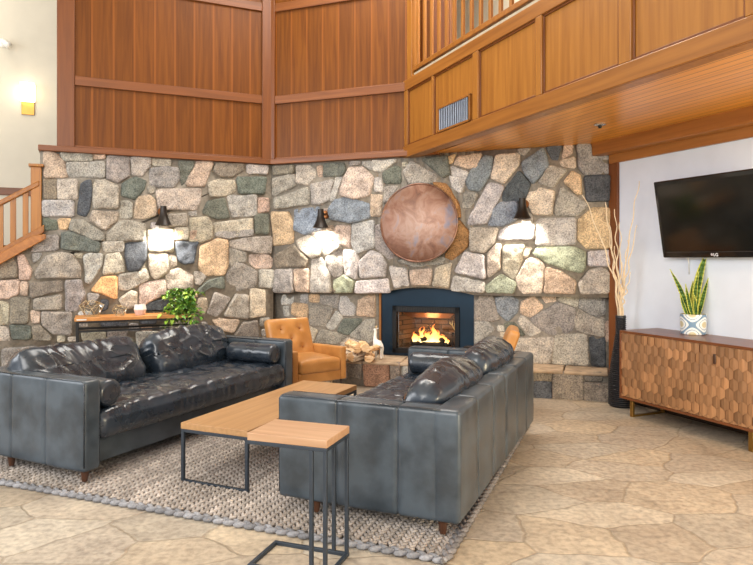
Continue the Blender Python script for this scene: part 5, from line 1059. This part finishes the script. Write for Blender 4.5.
# antler ornament on a dark stand and iron log basket
ab = hp(457, 358); t = thing('fireplace_tool_stand', 'dark iron fireplace stand topped with brass antlers before the glass', 'fireplace tools', ab, WB.rz)
mb = MB(); mb.lathe([(0, 0), (.07, 0), (.06, .015), (0, .02)], 18); mb.build('base', M_blackf, t, smooth='angle')
mb = MB(); mb.tube([(0, 0, .01), (0, 0, .3)], .008, 8); mb.tube([(.045, 0, .08), (.045, 0, .27)], .006, 6); mb.tube([(-.045, 0, .08), (-.045, 0, .27)], .006, 6); mb.tube([(-.06, 0, .27), (.06, 0, .27)], .006, 6); mb.build('rods', M_blackf, t)
mb = MB()
for s_ in (-1, 1):
    mb.tube([(0, 0, .29), (s_*.03, 0, .32), (s_*.055, 0, .36), (s_*.05, 0, .41)], [.009, .009, .008, .004], 8)
    mb.tube([(s_*.045, 0, .345), (s_*.075, -.01, .375), (s_*.08, -.01, .4)], [.007, .006, .003], 7); mb.tube([(s_*.03, 0, .32), (s_*.02, -.02, .36), (s_*.022, -.02, .385)], [.006, .005, .003], 7)
mb.build('antlers', simple('antler_brass', srgb(214, 180, 120), .35, .5), t)
bb_ = hp(471, 362); t = thing('iron_basket', 'small dark iron basket of charred lumps at the right of the fire', 'basket', bb_, WB.rz)
mb = MB(); mb.lathe([(0, 0), (.075, 0), (.1, .08), (.105, .13), (.098, .13), (.092, .08), (.0, .03)], 20); mb.build('bowl', M_blackf, t, smooth='angle')
mb = MB(); R = random.Random(2)
for i in range(9):
    an = i*2.4; rr = .055*math.sqrt(i/9)+.01; mb.soft((.06, .05, .045), .015, (1, 1, 1), off=(rr*math.cos(an), rr*math.sin(an), .12+R.uniform(0, .03)), disp=lambda p, n: .008*noise.noise(p*40+Vector((i, 0, 0))))
mb.build('coals', M_char, t)

# ------------------------------------------------------------------ light
def area(name, loc, target, size, energy, col, sy=None):
    l = bpy.data.lights.new(name, 'AREA'); l.energy = energy; l.color = col; l.size = size
    if sy: l.shape = 'RECTANGLE'; l.size_y = sy
    o = bpy.data.objects.new(name, l); C.objects.link(o); o.location = loc; o.rotation_euler = (Vector(target)-Vector(loc)).to_track_quat('-Z', 'Y').to_euler(); return o
w = bpy.data.worlds.new('world'); bpy.context.scene.world = w; w.use_nodes = True
bg = w.node_tree.nodes['Background']; bg.inputs[0].default_value = (.93, .96, 1, 1); bg.inputs[1].default_value = 1.02
area('ceiling_fill', (-.4, 5.7, 5.4), (-.8, 4.6, 0), 2.6, 190, (1, .96, .9))  # added overhead fill, brightens the room and the leather
area('side_fill', (-2.5, -1.8, 3.8), (-.3, 6.5, .9), 4.5, 330, (1, .97, .93), 3)  # added area fill behind the camera, puts sheen on the leather
area('side_fill', (-6.5, 2.5, 3.0), (1.0, 5.5, 1.0), 3.0, 160, (.95, .97, 1), 2.5)  # second added fill, from out of view on the left
area('upper_hall_fill', (1.7, 6.5, 5.3), (2.7, 6.6, 3.6), .8, 150, (1, .95, .85))  # added fill to brighten the wall in the baluster gaps
area('soffit_fill', (3.6, .4, .9), (2.9, 3.9, 2.5), 1.6, 190, (1, .84, .55))  # added warm fill aimed up to brighten the plank soffit
area('landing_fill', (-4.6, 6.6, 5.0), (-5.0, 8.0, 2.5), 1.2, 12, (1, .93, .82))  # unseen fill that sets the brightness of the cream stair wall
area('tv_wall_light', (2.6, 3.4, 2.45), (2.75, 3.6, 0), .3, 14, (1, .85, .62))
l = bpy.data.lights.new('fire_light', 'POINT'); l.energy = 3; l.color = (1, .55, .25); l.shadow_soft_size = .08
lo = bpy.data.objects.new('fire_light', l); C.objects.link(lo); lo.location = WB.p((f0+f1)/2, hh+.3, -.28)

# ------------------------------------------------------------------ camera
cam = bpy.data.cameras.new('camera'); co = bpy.data.objects.new('camera', cam); C.objects.link(co)
co.location = (0, 0, CAM_H); co.rotation_euler = (PI/2, 0, 0); cam.sensor_width = 36; cam.lens = 641*36/753; cam.shift_y = -23.5/753; cam.shift_x = 0
cam.clip_start = .05
bpy.context.scene.camera = co
vs = bpy.context.scene.view_settings; vs.view_transform = 'Standard'; vs.look = 'None'; vs.exposure = 0
